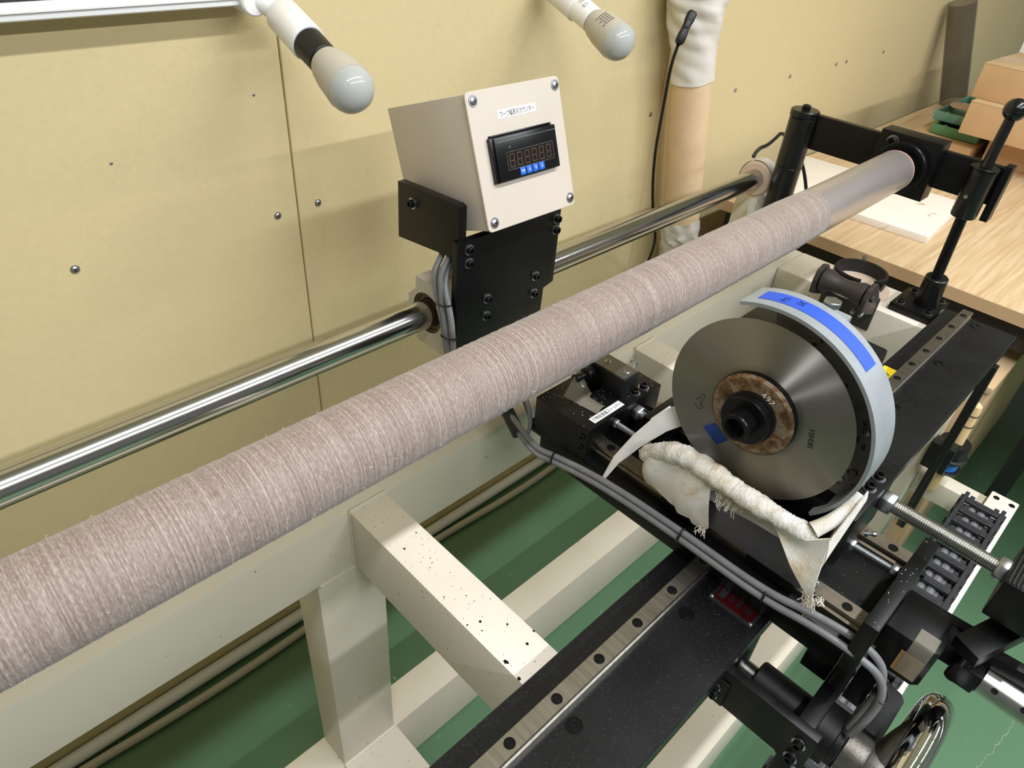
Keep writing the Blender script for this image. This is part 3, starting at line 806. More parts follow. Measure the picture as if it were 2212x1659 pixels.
# handwheel
hw = thing('handwheel', (AX, -.05, AZ - .09), 'chrome rimmed handwheel with cast grey hub below the carriage', 'handwheel')
part('hub', MB().lathe((AX, -.0145, AZ), (0, -1, 0), [(0, 0), (0, .0225), (.001, .0235), (.022, .0235), (.024, .021), (.036, .017), (.046, .013), (.048, 0)], 36), 'cast_grey', hw, 'cast grey hub')
WR = .088; wy = -.062
mb = MB().tube([(AX + WR * math.cos(a), wy, AZ + WR * math.sin(a)) for a in [2 * math.pi * k / 64 for k in range(64)]], .0145, 22, closed=True)
part('rim', mb, 'chrome', hw, 'polished chrome rim')
for k in range(3):
    a = math.radians(52 + 120 * k)
    d = V(math.cos(a), 0, math.sin(a))
    c0 = V(AX, -.046, AZ)
    mb = MB().tube([c0 + d * .008, c0 + d * .03 + V(0, -.002, 0), c0 + d * .06 + V(0, -.010, 0), c0 + d * (WR - .004) + V(0, -.0155, 0)], lambda t: .0125 - .004 * t, 14, smooth=2)
    part('spoke', mb, 'cast_grey', hw)

# ================================================================== cable harness along the carriage
ch = thing('cable_harness', (.52, .25, -.62), 'grey twin cables tied along the left side of the black carriage', 'cable')
pa = [(.530, .50, -.590), (.5215, .47, -.590), (.519, .43, -.605), (.519, .40, -.595), (.5185, .32, -.578), (.5185, .213, -.5735), (.5195, .111, -.5755), (.5225, .062, -.564), (.527, .022, -.564), (.534, -.004, -.580), (.537, -.0125, -.610), (.532, -.013, -.640), (.524, -.010, -.675)]
pb = [(.528, .503, -.597), (.519, .470, -.597), (.5165, .429, -.612), (.516, .399, -.602), (.5155, .32, -.585), (.515, .213, -.5805), (.5155, .111, -.583), (.5165, .060, -.573), (.520, .018, -.575), (.5275, -.008, -.588), (.530, -.018, -.615), (.526, -.018, -.645), (.519, -.014, -.675)]
part('cable', MB().tube(pa, .0039, 12, smooth=3), 'cable_grey', ch)
part('cable', MB().tube(pb, .0039, 12, smooth=3), 'cable_grey', ch)
for i_, (p, q) in enumerate(((pa[3], pb[3]), (pa[5], pb[5]), (pa[6], pb[6]), (pa[8], pb[8]), (pa[10], pb[10]))):
    c0 = (Vector(p) + Vector(q)) / 2; d = (Vector(q) - Vector(p)); L_ = d.length / 2 + .0044; d.normalize(); t = V(0, 1, 0) if i_ < 4 else V(0, 0, 1)
    e = d.cross(t).normalized()
    mb = MB().tube([c0 + d * L_ * math.cos(a) + e * .0049 * math.sin(a) for a in [k * math.pi / 8 for k in range(16)]], .0014, 6, closed=True)
    mb.box(-.003, .003, -.002, .002, 0, .004, .0005, frame(c0 + e * .0045, e))
    part('cable_tie', mb, 'cable_black', ch)
part('sleeve_end', MB().cyl((.533, .505, -.588), (.520, .463, -.603), .009, seg=16), 'rubber', ch)
single('thin_hose', MB().tube([(.545, .462, -.600), (.535, .475, -.56), (.53, .47, -.545), (.5275, .452, -.57), (.524, .45, -.60), (.521, .462, -.607)], .0028, 8, smooth=3), 'cable_grey2', 'thin dark grey hose looping off the carriage front under the roller', 'hose')

# ================================================================== blade slide (runs on the carriage rails)
BX, BY, BZ, BR = .556, .196, -.415, .095
bs = thing('blade_slide', (.61, .17, -.569), 'black blade slide with curved grey guard on the carriage rails', 'slide')
for x0 in (.5435, .6555):
    for y0 in (.095, .205):
        part('slide_block', MB().prism([(x0, -.584), (x0 + .0055, -.584), (x0 + .0055, -.5682), (x0 + .0265, -.5682), (x0 + .0265, -.584), (x0 + .032, -.584), (x0 + .032, -.5535), (x0, -.5535)], 'y', y0, y0 + .055, .0008), 'black_oxide', bs)
part('slide_plate', MB().box(.541, .69, .086, .268, -.5534, -.542, .0012), 'black_oxide', bs)
part('cover_sheet', MB().box(.5375, .5405, .089, .272, -.5645, -.502, .0008), 'sheet_grey', bs, 'thin grey metal cover sheet')
part('spindle_housing', MB().box(.60, .675, .135, .262, -.5418, -.36, .004), 'black_oxide', bs)
part('spindle', MB().cyl((.60, BY, BZ), (BX + .003, BY, BZ), .022, seg=32), 'steel', bs)
part('tail_block', MB().box(.566, .665, .0765, .134, -.5418, -.4755, .0015), 'black_oxide', bs)
for x in (.641, .619):
    cap(bs, (x, .087, -.4755), (0, 0, 1), 1.0)
part('grease_nipple', MB().lathe((.655, .0765, -.5585), (.4, -1, .35), [(0, 0), (0, .0035), (.004, .0035), (.005, .002), (.008, .002), (.009, .0032), (.012, .0026), (.0125, 0)], 12), 'zinc', bs)
part('grease_nipple', MB().lathe((.5585, .0870, -.566), (.1, -1, .3), [(0, 0), (0, .0025), (.003, .0025), (.004, .0015), (.006, .0015), (.007, .0025), (.009, .002), (.0095, 0)], 12), 'zinc', bs)
inst('hex_nut', ME_HEX, bs, (.6455, .0763, -.5), (0, -1, 0), .25, 1.25)
mb = MB(); threaded(mb, (.6455, .066, -.5), (.6435, -.040, -.5), .0078, .0021, .0008, 24)
part('push_stud', mb, 'steel', bs, 'long threaded steel stud')
inst('hex_nut', ME_HEX, bs, (.6436, -.0335, -.5), (0, -1, 0), .1, 1.25)
# guard: curved strip with back plate
GR, gx0, gx1 = .1125, .5525, .594
a0, a1 = math.radians(66), math.radians(222)
def arc(r, a): return V(0, BY + r * math.cos(a), BZ + r * math.sin(a))
N_ = 56
def sector(r0, r1, aa, ab, xa, xb, n):
    """solid curved strip; xa, xb are functions of the angle"""
    mb = MB(); rg = []
    for k in range(n + 1):
        a = aa + (ab - aa) * k / n; p0 = arc(r0, a); p1 = arc(r1, a)
        rg.append([mb.bm.verts.new(V(x_, p.y, p.z)) for x_, p in ((xa(a), p0), (xa(a), p1), (xb(a), p1), (xb(a), p0))])
    for q, w_ in zip(rg[:-1], rg[1:]):
        for k in range(4): mb.bm.faces.new((q[k], q[(k + 1) % 4], w_[(k + 1) % 4], w_[k]))
    mb.bm.faces.new(rg[0]); mb.bm.faces.new(rg[-1][::-1])
    return mb
A180 = math.radians(180)
part('guard_strip', sector(GR - .0035, GR, a0, a1, lambda a: gx0 + max(0, a - A180) * .004, lambda a: gx1 - max(0, a - A180) * .012, N_), 'guard_grey', bs, 'worn grey painted curved blade guard')
pp = []
b0, b1 = math.radians(76), math.radians(236)
for k in range(41):
    p = arc(GR - .0036, b0 + (b1 - b0) * k / 40); pp.append((p.y, p.z))
for k in range(41):
    p = arc(.062, b1 + (b0 - b1) * k / 40); pp.append((p.y, p.z))
part('guard_back', MB().prism(pp, 'x', .586, .589), 'guard_inner', bs, 'dirty dark back plate of the guard')
for aa, rr_ in ((168, .093), (196, .1), (205, .097)):
    p = arc(rr_, math.radians(aa)); mb = MB().lathe((.586, p.y, p.z), (-1, 0, 0), [(0, 0), (0, .004), (.003, .0035), (.0035, 0)], 6 if aa == 196 else 12)
    part('guard_rivet', mb, 'rust_flange' if aa == 196 else 'zinc', bs)
tp = part('blue_tape', sector(GR + .0001, GR + .0005, math.radians(72), math.radians(131), lambda a: gx0 + .009 + .002 * a, lambda a: gx0 + .028 + .002 * a, 24), 'tape_blue', bs, 'strip of blue masking tape with pen writing')
mb = MB()
for s_, aa in (('Pα', 83), ('SK', 90)):
    a = math.radians(aa); p = arc(GR + .0007, a); tn = V(0, -math.sin(a), math.cos(a))
    mb.text(s_, (gx0 + .0205 + .0005 * (aa - 83), p.y, p.z), (1, 0, 0), -tn, height=.0062, depth=0)
part('pen_writing', mb, 'ink_tape', tp)
p = arc(GR + .0002, math.radians(96))
part('guard_bolt', MB().cyl((.604, .180, -.325), (.604, .180, -.307), .0042, seg=16).ngon((.604, .180, -.307), (0, 0, 1), .0082, 0, .006, 6, .2, .0007), 'zinc', bs, 'hexagon bolt head above the guard')
part('bolt_lug', MB().box(.5935, .625, .165, .20, -.36, -.318, .002), 'guard_grey', bs)

# ================================================================== circular blade
bl = thing('circular_blade', (BX, BY, BZ - BR), 'round steel cutting blade with rusty hub flange under the curved guard', 'blade')
part('disc', MB().lathe((BX, BY, BZ), (1, 0, 0), [(0, 0), (0, .080), (.0009, BR), (.0011, BR), (.002, .080), (.002, 0)], 128), 'blade_steel', bl, 'brushed steel disc')
part('flange', MB().lathe((BX, BY, BZ), (-1, 0, 0), [(0, .02), (0, .0425), (.006, .0425), (.0085, .0395), (.0085, .02)], 64), 'rust_flange', bl, 'rust-stained clamping flange')
part('flange_edge', MB().lathe((BX, BY, BZ), (-1, 0, 0), [(.0002, .042), (.0002, .0432), (.0055, .0432), (.006, .0424)], 64), 'black_bolt', bl)
mb = MB()
for k, chh in enumerate('497'):
    rad = V(0, -math.cos(math.radians(78 - 10 * k)), math.sin(math.radians(78 - 10 * k))); tn = V(0, -rad.z, rad.y)
    mb.text(chh, V(BX - .0086, BY, BZ) + rad * .029, V(0, -rad.z, rad.y) * 1, rad, height=.0062, depth=.0003)
part('stamped_number', mb, 'label_white', bl)
part('lock_collar', MB().lathe((BX - .0085, BY, BZ), (-1, 0, 0), [(0, .012), (0, .0262), (.004, .0262), (.0045, .0245), (.012, .0245), (.013, .0235), (.013, .012)], 56), 'black_bolt', bl)
mb = MB(); prof_o = .0145
o_ = V(BX - .0213, BY, BZ)
M_ = frame(o_, (-1, 0, 0)); n_ = 72; rings = []
for t, r_, kn in ((0, .0142, .0004), (.0145, .0142, .0004), (.0158, .0132, 0), (.0158, .0096, 0)):
    rings.append([mb.bm.verts.new(M_ @ V((r_ - (kn if k % 2 else 0)) * math.cos(2 * math.pi * k / n_), (r_ - (kn if k % 2 else 0)) * math.sin(2 * math.pi * k / n_), t)) for k in range(n_)])
for a, b in zip(rings[:-1], rings[1:]):
    for k in range(n_): mb.bm.faces.new((a[k], a[(k + 1) % n_], b[(k + 1) % n_], b[k]))
part('bolt_head', mb, 'black_bolt', bl, 'knurled socket head bolt', angle=25)
part('hex_socket', MB().lathe(o_, (-1, 0, 0), [(.0157, .0098), (.0060, .0090), (.005, .0090), (.005, 0)], 6), 'black_paint', bl)
tq = [(.242, -.463), (.231, -.451), (.212, -.462), (.222, -.475)]
part('blue_tape', MB().prism(tq, 'x', BX - .0004, BX - .0001), 'tape_blue_dark', bl, 'small piece of blue tape')
mb = MB().text('SKH51', (BX - .0002, .139, -.411), (0, .22, 1), (0, 1, -.22), height=.0052)
part('lettering', mb, 'ink', bl)
mk = MB()
for pth in ([(.257, -.437), (.2535, -.431), (.250, -.434), (.2525, -.439), (.2475, -.442)], [(.2545, -.4285), (.251, -.4265), (.2485, -.4305)], [(.2575, -.4425), (.2535, -.446), (.2495, -.4445)]):
    mk.tube([(BX - .0002, a, b) for a, b in pth], .00035, 5, smooth=1)
part('etched_mark', mk, 'ink', bl)

# ================================================================== cloth draped over the cover sheet
cl = thing('cleaning_cloth', (.535, .18, -.565), 'frayed white cotton cloth draped below the round blade', 'cloth')
def rn(x): return random.uniform(-x, x)
# rolled upper edge
rp = [(.536, .288, -.524), (.534, .280, -.513), (.531, .262, -.497), (.531, .244, -.489), (.530, .227, -.4865), (.531, .205, -.489), (.531, .185, -.4905), (.5305, .166, -.491), (.531, .145, -.491), (.531, .122, -.4905), (.532, .104, -.490), (.535, .095, -.490)]
mb = MB()
base = [Vector(p) for p in rp]
mb.tube(base, lambda t: .0088 * (.75 + .5 * math.sin(min(1, t * 1.1) * math.pi) ** .5) * (1 + .06 * math.sin(t * 31) + .04 * math.sin(t * 83)), 26, smooth=4)
for v_ in mb.bm.verts: v_.co += V(rn(.0005), rn(.0006), rn(.0006)) + V(0, 0, .0007) * math.sin(v_.co.y * 300 + v_.co.x * 500)
part('rolled_edge', mb, 'cloth', cl, angle=80)
def net(u, v): return V(.5335 - .001 * math.sin(u * 7), .222 - .098 * u, -.496 - .030 * v * (1 - .35 * u))
part('net_sheet', MB().grid(net, 16, 6, .0003), 'clear_film', cl, 'fine translucent mesh cloth')
# left flap
def lf(u, v):
    y = .284 - .079 * u; top = -.511 + .022 * min(1, u * 2.2); bot = [-.556, -.557, -.556, -.5625, -.568, -.56][min(5, int(u * 5))]
    x = .531 - .006 * math.sin(math.pi * v) - .003 * math.sin(u * 9 + v * 3)
    if u < .12: x += .009 * (1 - u / .12) ** 2
    return V(x, y - .012 * v * u, top + (bot - top) * v)
part('flap', MB().grid(lf, 20, 12, .0012), 'cloth', cl, angle=80)
# right flap, a hanging corner
def rf(u, v):
    y = .148 - .064 * u
    top = -.491 + .022 * max(0, u - .75) * 4 * .6
    bot = -.494 - .062 * u ** 1.15
    x = .531 - .008 * u + .010 * max(0, u - .6) - .004 * math.sin(v * 5 + u * 4)
    return V(x, y - .012 * v * u, top + (bot - top) * v)
part('flap', MB().grid(rf, 20, 14, .0012), 'cloth', cl, angle=80)
def rf2(u, v):        # the side that turns back towards the guard
    return V(.5305 + .036 * u, .084 - .004 * u - .004 * math.sin(v * 4) + .006 * v * u, (-.482 + .044 * u) + (-.072 + .008 * u) * v * (1 - .45 * u))
part('flap', MB().grid(rf2, 12, 10, .0012), 'cloth', cl, angle=80)
mb = MB().tube([(.533, .100, -.483), (.545, .092, -.474), (.560, .086, -.462), (.572, .084, -.450)], lambda t: .008 - .003 * t, 14, smooth=2)
part('rolled_edge', mb, 'cloth', cl, angle=80)
# fringe of loose threads
mb = MB()
def fray(p, n, l, spread):
    for _ in range(n):
        a = Vector(p) + V(rn(.001), rn(spread), rn(.002)); pts_ = [a]
        for k in range(4):
            a = a + V(-.0006 + rn(.0012), rn(.0024), -l / 4 * random.uniform(.5, 1.2)); pts_.append(a)
        mb.tube(pts_, .00042, 4, smooth=1, caps=False)
for k in range(14): fray((.5285, .245 - .006 * k, -.4975), 4, .011, .003)
for y in (.176, .183, .190): fray((.5275, y, -.500), 6, .022, .003)
fray((.5285, .1985, -.5625), 16, .007, .004); fray((.525, .0745, -.553), 26, .012, .006); fray((.527, .068, -.546), 14, .008, .003)
for k in range(10): fray((.5265, .086 - .0012 * k, -.535 - .002 * k), 3, .006, .002)
fray((.523, .072, -.556), 3, .028, .001)
part('fringe', mb, 'cloth', cl, kind='stuff')
part('patch', MB().prism([(.2775, -.5235), (.2715, -.531), (.2625, -.5195), (.2635, -.5125)], 'x', .5232, .5236), 'paper', cl)

# curled strip of white film
def sf(u, v):
    c0 = [V(.574, .268, -.468), V(.556, .290, -.492), V(.542, .306, -.520), V(.530, .320, -.552), V(.521, .330, -.592)]
    k = min(3, int(u * 4)); f = u * 4 - k; p = c0[k].lerp(c0[k + 1], f)
    wd_ = .0135 * (1 - u) ** .8 + .0012
    return p + V(-.008 * math.sin((v - .5) * 3) * (1 - u) * 0, -(v - .5) * wd_ * 1.5, -(v - .5) * wd_ * .9) + V(.006 * (v - .5) ** 2, 0, 0)
single('film_strip', MB().grid(sf, 28, 8, .0004), 'paper', 'curled white film strip hanging in front of the round blade', 'film strip', angle=80)

# ================================================================== hand lever
hl = thing('hand_lever', (.612, -.1, -.615), 'black lever with round steel handle and ridged clevis block in front of the carriage', 'lever')
mb = MB().box(.611, .682, -.098, -.043, -.53, -.484, .002)
cvb = part('clevis_block', mb, 'black_oxide', hl)
for k in range(14):
    part('ridge', MB().cyl((.6125, -.0455 - .0034 * k, -.4842), (.6805, -.0455 - .0034 * k, -.4842), .0011, seg=8), 'black_oxide', cvb)
part('arm', MB().bar((.675, -.085, -.545), (.592, -.050, -.565), .026, .018, .0012, up=(0, 0, 1)), 'black_oxide', hl)
part('arm_upright', MB().box(.655, .672, -.095, -.06, -.55, -.528, .001), 'black_oxide', hl)
part('pivot', MB().cyl((.603, -.055, -.612), (.603, -.055, -.556), .007, seg=20), 'black_bolt', hl)
part('side_bar', MB().bar((.618, -.052, -.585), (.640, -.30, -.585), .012, .03, .001, up=(0, 0, 1)), 'black_oxide', hl)
part('handle_socket', MB().box(.596, .617, -.074, -.050, -.612, -.586, .002), 'black_oxide', hl)
part('handle', MB().cyl((.6105, -.0745, -.6), (.606, -.34, -.6), .0148, seg=36, bev=.0008), 'steel', hl, 'round steel handle')
for y in (-.087, -.112, -.15):
    mb = MB().cyl((.5985, y, -.5923), (.5972, y, -.5915), .003, seg=14)
    part('pin_hole', mb, 'black_paint', hl)

# ================================================================== cable chain on the plank
kc = thing('cable_chain', (.95, -.01, -.95), 'black plastic cable chain lying along the white plank', 'cable chain')
def link_mesh():
    mb = MB()
    for s in (-1, 1):
        mb.box(-.0135, .0165, s * .027 - .003, s * .027 + .003, 0, .022, .0008, seg=1)
        mb.box(-.006, .009, s * .0315 - .0018, s * .0315 + .0018, .003, .019, .0006, seg=1)
    mb.box(-.0085, .0035, -.024, .024, .0165, .0225, .0008, seg=1)
    mb.box(-.0055, -.0005, -.018, .018, .0225, .0231)
    mb.box(.003, .010, -.0235, .0235, 0, .003, .0006, seg=1)
    for s in (-1, 1): mb.box(.003, .012, s * .018 - .0035, s * .018 + .0035, .012, .0215, .0006, seg=1)
    return proto(mb, 'chain_link', 'chain_plastic')
LM = link_mesh()
x = .34
while x < 1.33:
    inst('chain_link', LM, kc, (x, .002, -.9498), (0, 0, 1), 0, 1.2, (1, 0, 0)); x += .0366
for y, r in ((.011, .0075), (-.004, .0085), (-.0145, .0042)):
    part('cable', MB().tube([(.32 + .06 * i, y + rn(.0012) + .002, -.9395 + rn(.0008)) for i in range(18)], r, 10, smooth=1), 'chain_cable', kc)

# ================================================================== things on the end of the frame
dz = ft + .0006
single('wooden_disc', MB().cyl((1.388, .385, dz), (1.388, .385, dz + .006), .064, seg=56, bev=.001), 'disc_pink', 'pale round disc lying on the frame end under the pipe clamp', 'disc')
pc = thing('pipe_clamp', (1.405, .388, dz + .006), 'black lined pipe clamp ring with zinc screw lying on a pale disc', 'pipe clamp')
z0 = dz + .0062; cc_ = V(1.402, .388, z0)
def ring_part(r0, r1, za, zb, a0, a1, n=56):
    mb = MB()
    def f(u, v):
        a = a0 + (a1 - a0) * u
        q = [(r0, za), (r1, za), (r1, zb), (r0, zb), (r0, za)]
        k = min(3, int(v * 4)); g = v * 4 - k
        r = q[k][0] + (q[k + 1][0] - q[k][0]) * g; z = q[k][1] + (q[k + 1][1] - q[k][1]) * g
        return cc_ + V(r * math.cos(a), r * math.sin(a), z)
    return mb.grid(f, n, 4)
ga, gb = math.radians(-128), math.radians(205)
part('rubber_lining', ring_part(.0445, .0495, 0, .026, ga + .05, gb - .05), 'rubber', pc)
part('steel_band', ring_part(.0495, .0512, .005, .021, ga, gb), 'black_bolt', pc)
for a, s in ((ga, 1), (gb, -1)):
    d = V(math.cos(a), math.sin(a), 0)
    part('ear', MB().bar(cc_ + d * .050 + V(0, 0, .013), cc_ + d * .069 + V(0, 0, .013), .0018, .016, .0004), 'zinc', pc)
pm = cc_ + V(math.cos(ga), math.sin(ga), 0) * .062 + V(0, 0, .013); qm = cc_ + V(math.cos(gb), math.sin(gb), 0) * .062 + V(0, 0, .013)
dd = (pm - qm).normalized()
part('clamp_screw', MB().cyl(qm - dd * .012, pm + dd * .006, .0026, seg=12).lathe(qm - dd * .004, -dd, [(0, 0), (0, .0115), (.002, .012), (.003, .009), (.0035, .0065), (.008, .006), (.009, 0)], 20), 'zinc', pc)
part('top_stud', MB().cyl(cc_ + V(.050, .018, .026), cc_ + V(.050, .018, .034), .004, seg=10), 'zinc', pc)

gr = thing('guide_roller', (1.30, .37, -.64), 'dark brown waisted roller held between two bracket cheeks on the frame end', 'guide roller')
gc = V(1.275, .371, -.603)
part('roller', MB().lathe(gc + V(0, .04, 0), (0, -1, 0), [(0, 0), (0, .021), (.010, .0215), (.024, .0165), (.040, .0150), (.056, .0165), (.070, .0215), (.080, .021), (.080, 0)], 32), 'dark_brown', gr)
for s in (-1, 1):
    mb = MB().prism([(1.253, -.628), (1.335, -.660), (1.335, -.630), (1.29, -.58), (1.275, -.5765), (1.258, -.583), (1.2515, -.60)], 'y', gc.y + s * .0475 - .004, gc.y + s * .0475 + .004, .001)
    part('cheek', mb, 'dark_brown', gr)
    part('axle_nut', MB().ngon((gc.x, gc.y + s * .0515, gc.z), (0, s, 0), .007, 0, .005, 6, 0, .0005), 'dark_brown', gr)
part('back_plate', MB().box(1.3315, 1.3355, .318, .424, -.695, -.625, .001), 'dark_brown', gr)
for y in (.333, .348):
    part('bolt_end', MB().cyl((1.264, y - .012, -.632), (1.255, y - .012, -.634), .0035, seg=12), 'zinc', gr)

# ================================================================== crumpled plastic over the shaft pedestal
random.seed(11)
def crumple(f, nu, nv, amp, seed):
    rg = random.Random(seed); K = [(rg.uniform(3, 14), rg.uniform(3, 14), rg.uniform(0, 6), rg.uniform(-1, 1)) for _ in range(7)]
    def g(u, v):
        p = Vector(f(u, v)); h = sum(k[3] * abs(math.sin(k[0] * u + k[1] * v + k[2])) for k in K)
        return p + V(rg.uniform(-.3, .3), h, h * .6) * amp
    return g
f1 = crumple(lambda u, v: V(1.36 + .11 * u, .640 - .028 * math.sin(v * 3) * .5 - .01 * u, -.552 - .14 * v), 16, 16, .0045, 3)
single('plastic_wrap', MB().grid(f1, 18, 18, .0003), 'clear_film', 'crumpled clear plastic film hanging below the end of the steel shaft', 'plastic film', angle=25)
f2 = crumple(lambda u, v: V(1.412 + .026 * v, SY + .0385 * math.cos(2.55 - 3.3 * u), SZ + .0385 * math.sin(2.55 - 3.3 * u)), 20, 5, .0008, 5)
single('film_cover', MB().grid(f2, 24, 5, .0003), 'milky_film', 'milky plastic film folded over the pink shaft clamp ring', 'plastic film', angle=25)
single('black_cord', MB().tube([(1.432, .690, -.486), (1.442, .692, -.478), (1.455, .690, -.470), (1.475, .688, -.470), (1.51, .690, -.462), (1.56, .70, -.455), (1.62, .66, -.52), (1.63, .62, -.62)], .004, 8, smooth=3), 'cable_black', 'black cord passing behind the black pivot post', 'cord')

# ================================================================== cardboard tube leaning on the wall, with its bag
tb0 = V(1.632, .846, FL + .001); tb1 = V(1.352, .866, -.13)
td = (tb1 - tb0); tdn = td.normalized()
ct = thing('cardboard_tube', tb0, 'tall cardboard tube leaning on the wall, its top wrapped in white plastic', 'tube')
part('tube', MB().lathe(tb0, td, [(0, .037), (0, .044), (td.length, .044), (td.length, .037), (0, .037)], 48), 'card_tube', ct)
def bag(z_top, z_bot, r_, amp, seed):
    t1 = (z_top - tb0.z) / td.z; t0 = (z_bot - tb0.z) / td.z
    rg = random.Random(seed); K = [(rg.randint(2, 9), rg.uniform(4, 26), rg.uniform(0, 6), rg.uniform(-1, 1)) for _ in range(12)]
    M_ = frame((0, 0, 0), tdn)
    def f(u, v):
        a = 2 * math.pi * u; t = t0 + (t1 - t0) * v
        h = sum(k[3] * abs(math.sin(k[0] * a / 2 * 1.0 + k[1] * v + k[2])) for k in K)
        rr_ = r_(v) + amp(v) * h
        rr_ = max(rr_, .0445)
        return tb0 + td * t + M_ @ V(rr_ * math.cos(a), rr_ * math.sin(a), 0)
    return f
part('plastic_bag', MB().grid(bag(-.135, -.362, lambda v: .0455 + .012 * max(0, v - .3) / .7, lambda v: .0012 + .0062 * max(0, v - .25), 4), 72, 56), 'milky_film', ct, 'crumpled white plastic bag', angle=28)
part('plastic_sleeve', MB().grid(bag(-.69, -.84, lambda v: .0465, lambda v: .0022, 9), 48, 22), 'milky_film', ct, angle=28)

cs = thing('switch_cord', (1.36, .85, -.8), 'black cord with inline rocker switch hanging in front of the cardboard tube', 'cord')
cp = [(1.245, .807, -.272), (1.262, .825, -.31), (1.282, .838, -.371), (1.286, .84, -.44), (1.287, .84, -.49), (1.299, .84, -.557), (1.317, .84, -.615), (1.338, .84, -.67), (1.357, .84, -.705), (1.39, .86, -.76), (1.43, .90, -.85), (1.43, .91, -1.1)]
part('cord', MB().tube(cp, .0033, 8, smooth=3), 'cable_black', cs)
sA = V(1.244, .806, -.270); sB = V(1.272, .806, -.217); sd = (sB - sA)
M_ = frame(sA, sd, (1, -1, 0))
mb = MB()
prof_s = [(0, .006, .0055), (.004, .0085, .0075), (.018, .0085, .0075), (.026, .0072, .0070), (.036, .0072, .0070), (.044, .0088, .0075), (.056, .0088, .0075), (.060, .006, .0055)]
rings = []
for t, a, b in prof_s:
    rings.append([mb.bm.verts.new(M_ @ V(a * (abs(math.cos(q)) ** .5) * (1 if math.cos(q) > 0 else -1), b * (abs(math.sin(q)) ** .5) * (1 if math.sin(q) > 0 else -1), t)) for q in [2 * math.pi * (k + .5) / 20 for k in range(20)]])
for a, b in zip(rings[:-1], rings[1:]):
    for k in range(20): mb.bm.faces.new((a[k], a[(k + 1) % 20], b[(k + 1) % 20], b[k]))
mb.bm.faces.new(rings[0][::-1]); mb.bm.faces.new(rings[-1])
sw = part('switch_body', mb, 'black_plastic', cs)
part('rocker', MB().box(-.004, .003, -.0092, -.0070, .028, .040, .001, M_), 'cable_black', cs)

# ================================================================== spot lamps under the ledge
def lamp(tip, base, r, label, sock, with_text):
    tip = Vector(tip); base = Vector(base); d = (base - tip).normalized(); s = r / .0275
    lp = thing('spot_lamp', base, label, 'lamp', 'spot lamps along the wall ledge')
    P = lambda t: tip + d * t * s
    part('bulb_dome', MB().lathe(P(0), d, [(0, 0), (.0004 * s, .006 * s), (.0022 * s, .0125 * s), (.0060 * s, .0190 * s), (.012 * s, .0243 * s), (.019 * s, .0268 * s), (.026 * s, .0272 * s)], 44), 'bulb_glass', lp, 'frosted round bulb dome')
    part('bulb_body', MB().lathe(P(.026), d, [(0, .0270 * s), (0, .0277 * s), (.03 * s, .0250 * s), (.046 * s, .0218 * s), (.052 * s, .0195 * s), (.053 * s, .013 * s)], 44), 'bulb_body', lp)
    part('screw_base', MB().lathe(P(.079), d, [(0, .0140 * s), (.001 * s, .0165 * s), (.005 * s, .0165 * s)], 32), 'zinc', lp)
    part('socket', MB().lathe(P(.082), d, [(0, .012 * s), (0, .0178 * s), (.001 * s, .0186 * s), (.040 * s, .0190 * s), (.041 * s, .010 * s)], 40), sock, lp)
    part('holder', MB().lathe(P(.119), d, [(0, .0185 * s), (0, .0208 * s), (.002 * s, .0215 * s), (.062 * s, .0215 * s), (.066 * s, .019 * s), (.066 * s, 0)], 40), 'white_plastic', lp)
    part('swivel', MB().tube([P(.180), P(.195) + V(-.01, .004, .006), P(.203) + V(-.025, .010, .010)], .0125 * s, 16, smooth=2), 'white_plastic', lp)
    part('mount', MB().cyl(P(.196) + V(-.026, .002, .010), V((P(.196)).x - .026, WY - .0005, P(.196).z + .012), .017 * s, seg=28, bev=.002), 'white_plastic', lp)
    if with_text:
        ux = V(.35, -.2, 1).cross(d).normalized()
        mb = MB()
        n0 = (V(0, 0, 0) - P(.05)); n0 = (n0 - d * n0.dot(d)).normalized(); n0 = (n0 + V(0, 0, .9)).normalized(); n0 = (n0 - d * n0.dot(d)).normalized(); tx = n0.cross(d)
        for k in range(5):
            t = .040 + .0045 * k; rr_ = (.0277 - (t - .026) * .09 + .0012) * s
            for j in (-2, -1, 0, 1, 2)[: 5 - (k % 2)]:
                a = j * .16; nn = n0 * math.cos(a) + tx * math.sin(a)
                o = P(t) + nn * rr_
                mb.bar(o - tx * .0014, o + tx * .0014, .0011, .0004, up=nn)
        part('print', mb, 'ink', lp, kind='stuff')
        mb = MB().text('CE', P(.098) + n0 * .0194 * s, tx, -d, height=.006).text('FC', P(.108) + n0 * .0196 * s, tx, -d, height=.006)
        part('lettering', mb, 'cable_grey', lp)
    return lp
lamp((.4635, .695, -.2355), (.4745, .885, -.1745), .0275, 'spot lamp with black socket and frosted bulb under the white ledge', 'black_plastic', False)
lamp((.966, .715, -.236), (.9825, .875, -.184), .029, 'spot lamp with white lettered socket and frosted bulb', 'white_plastic', True)

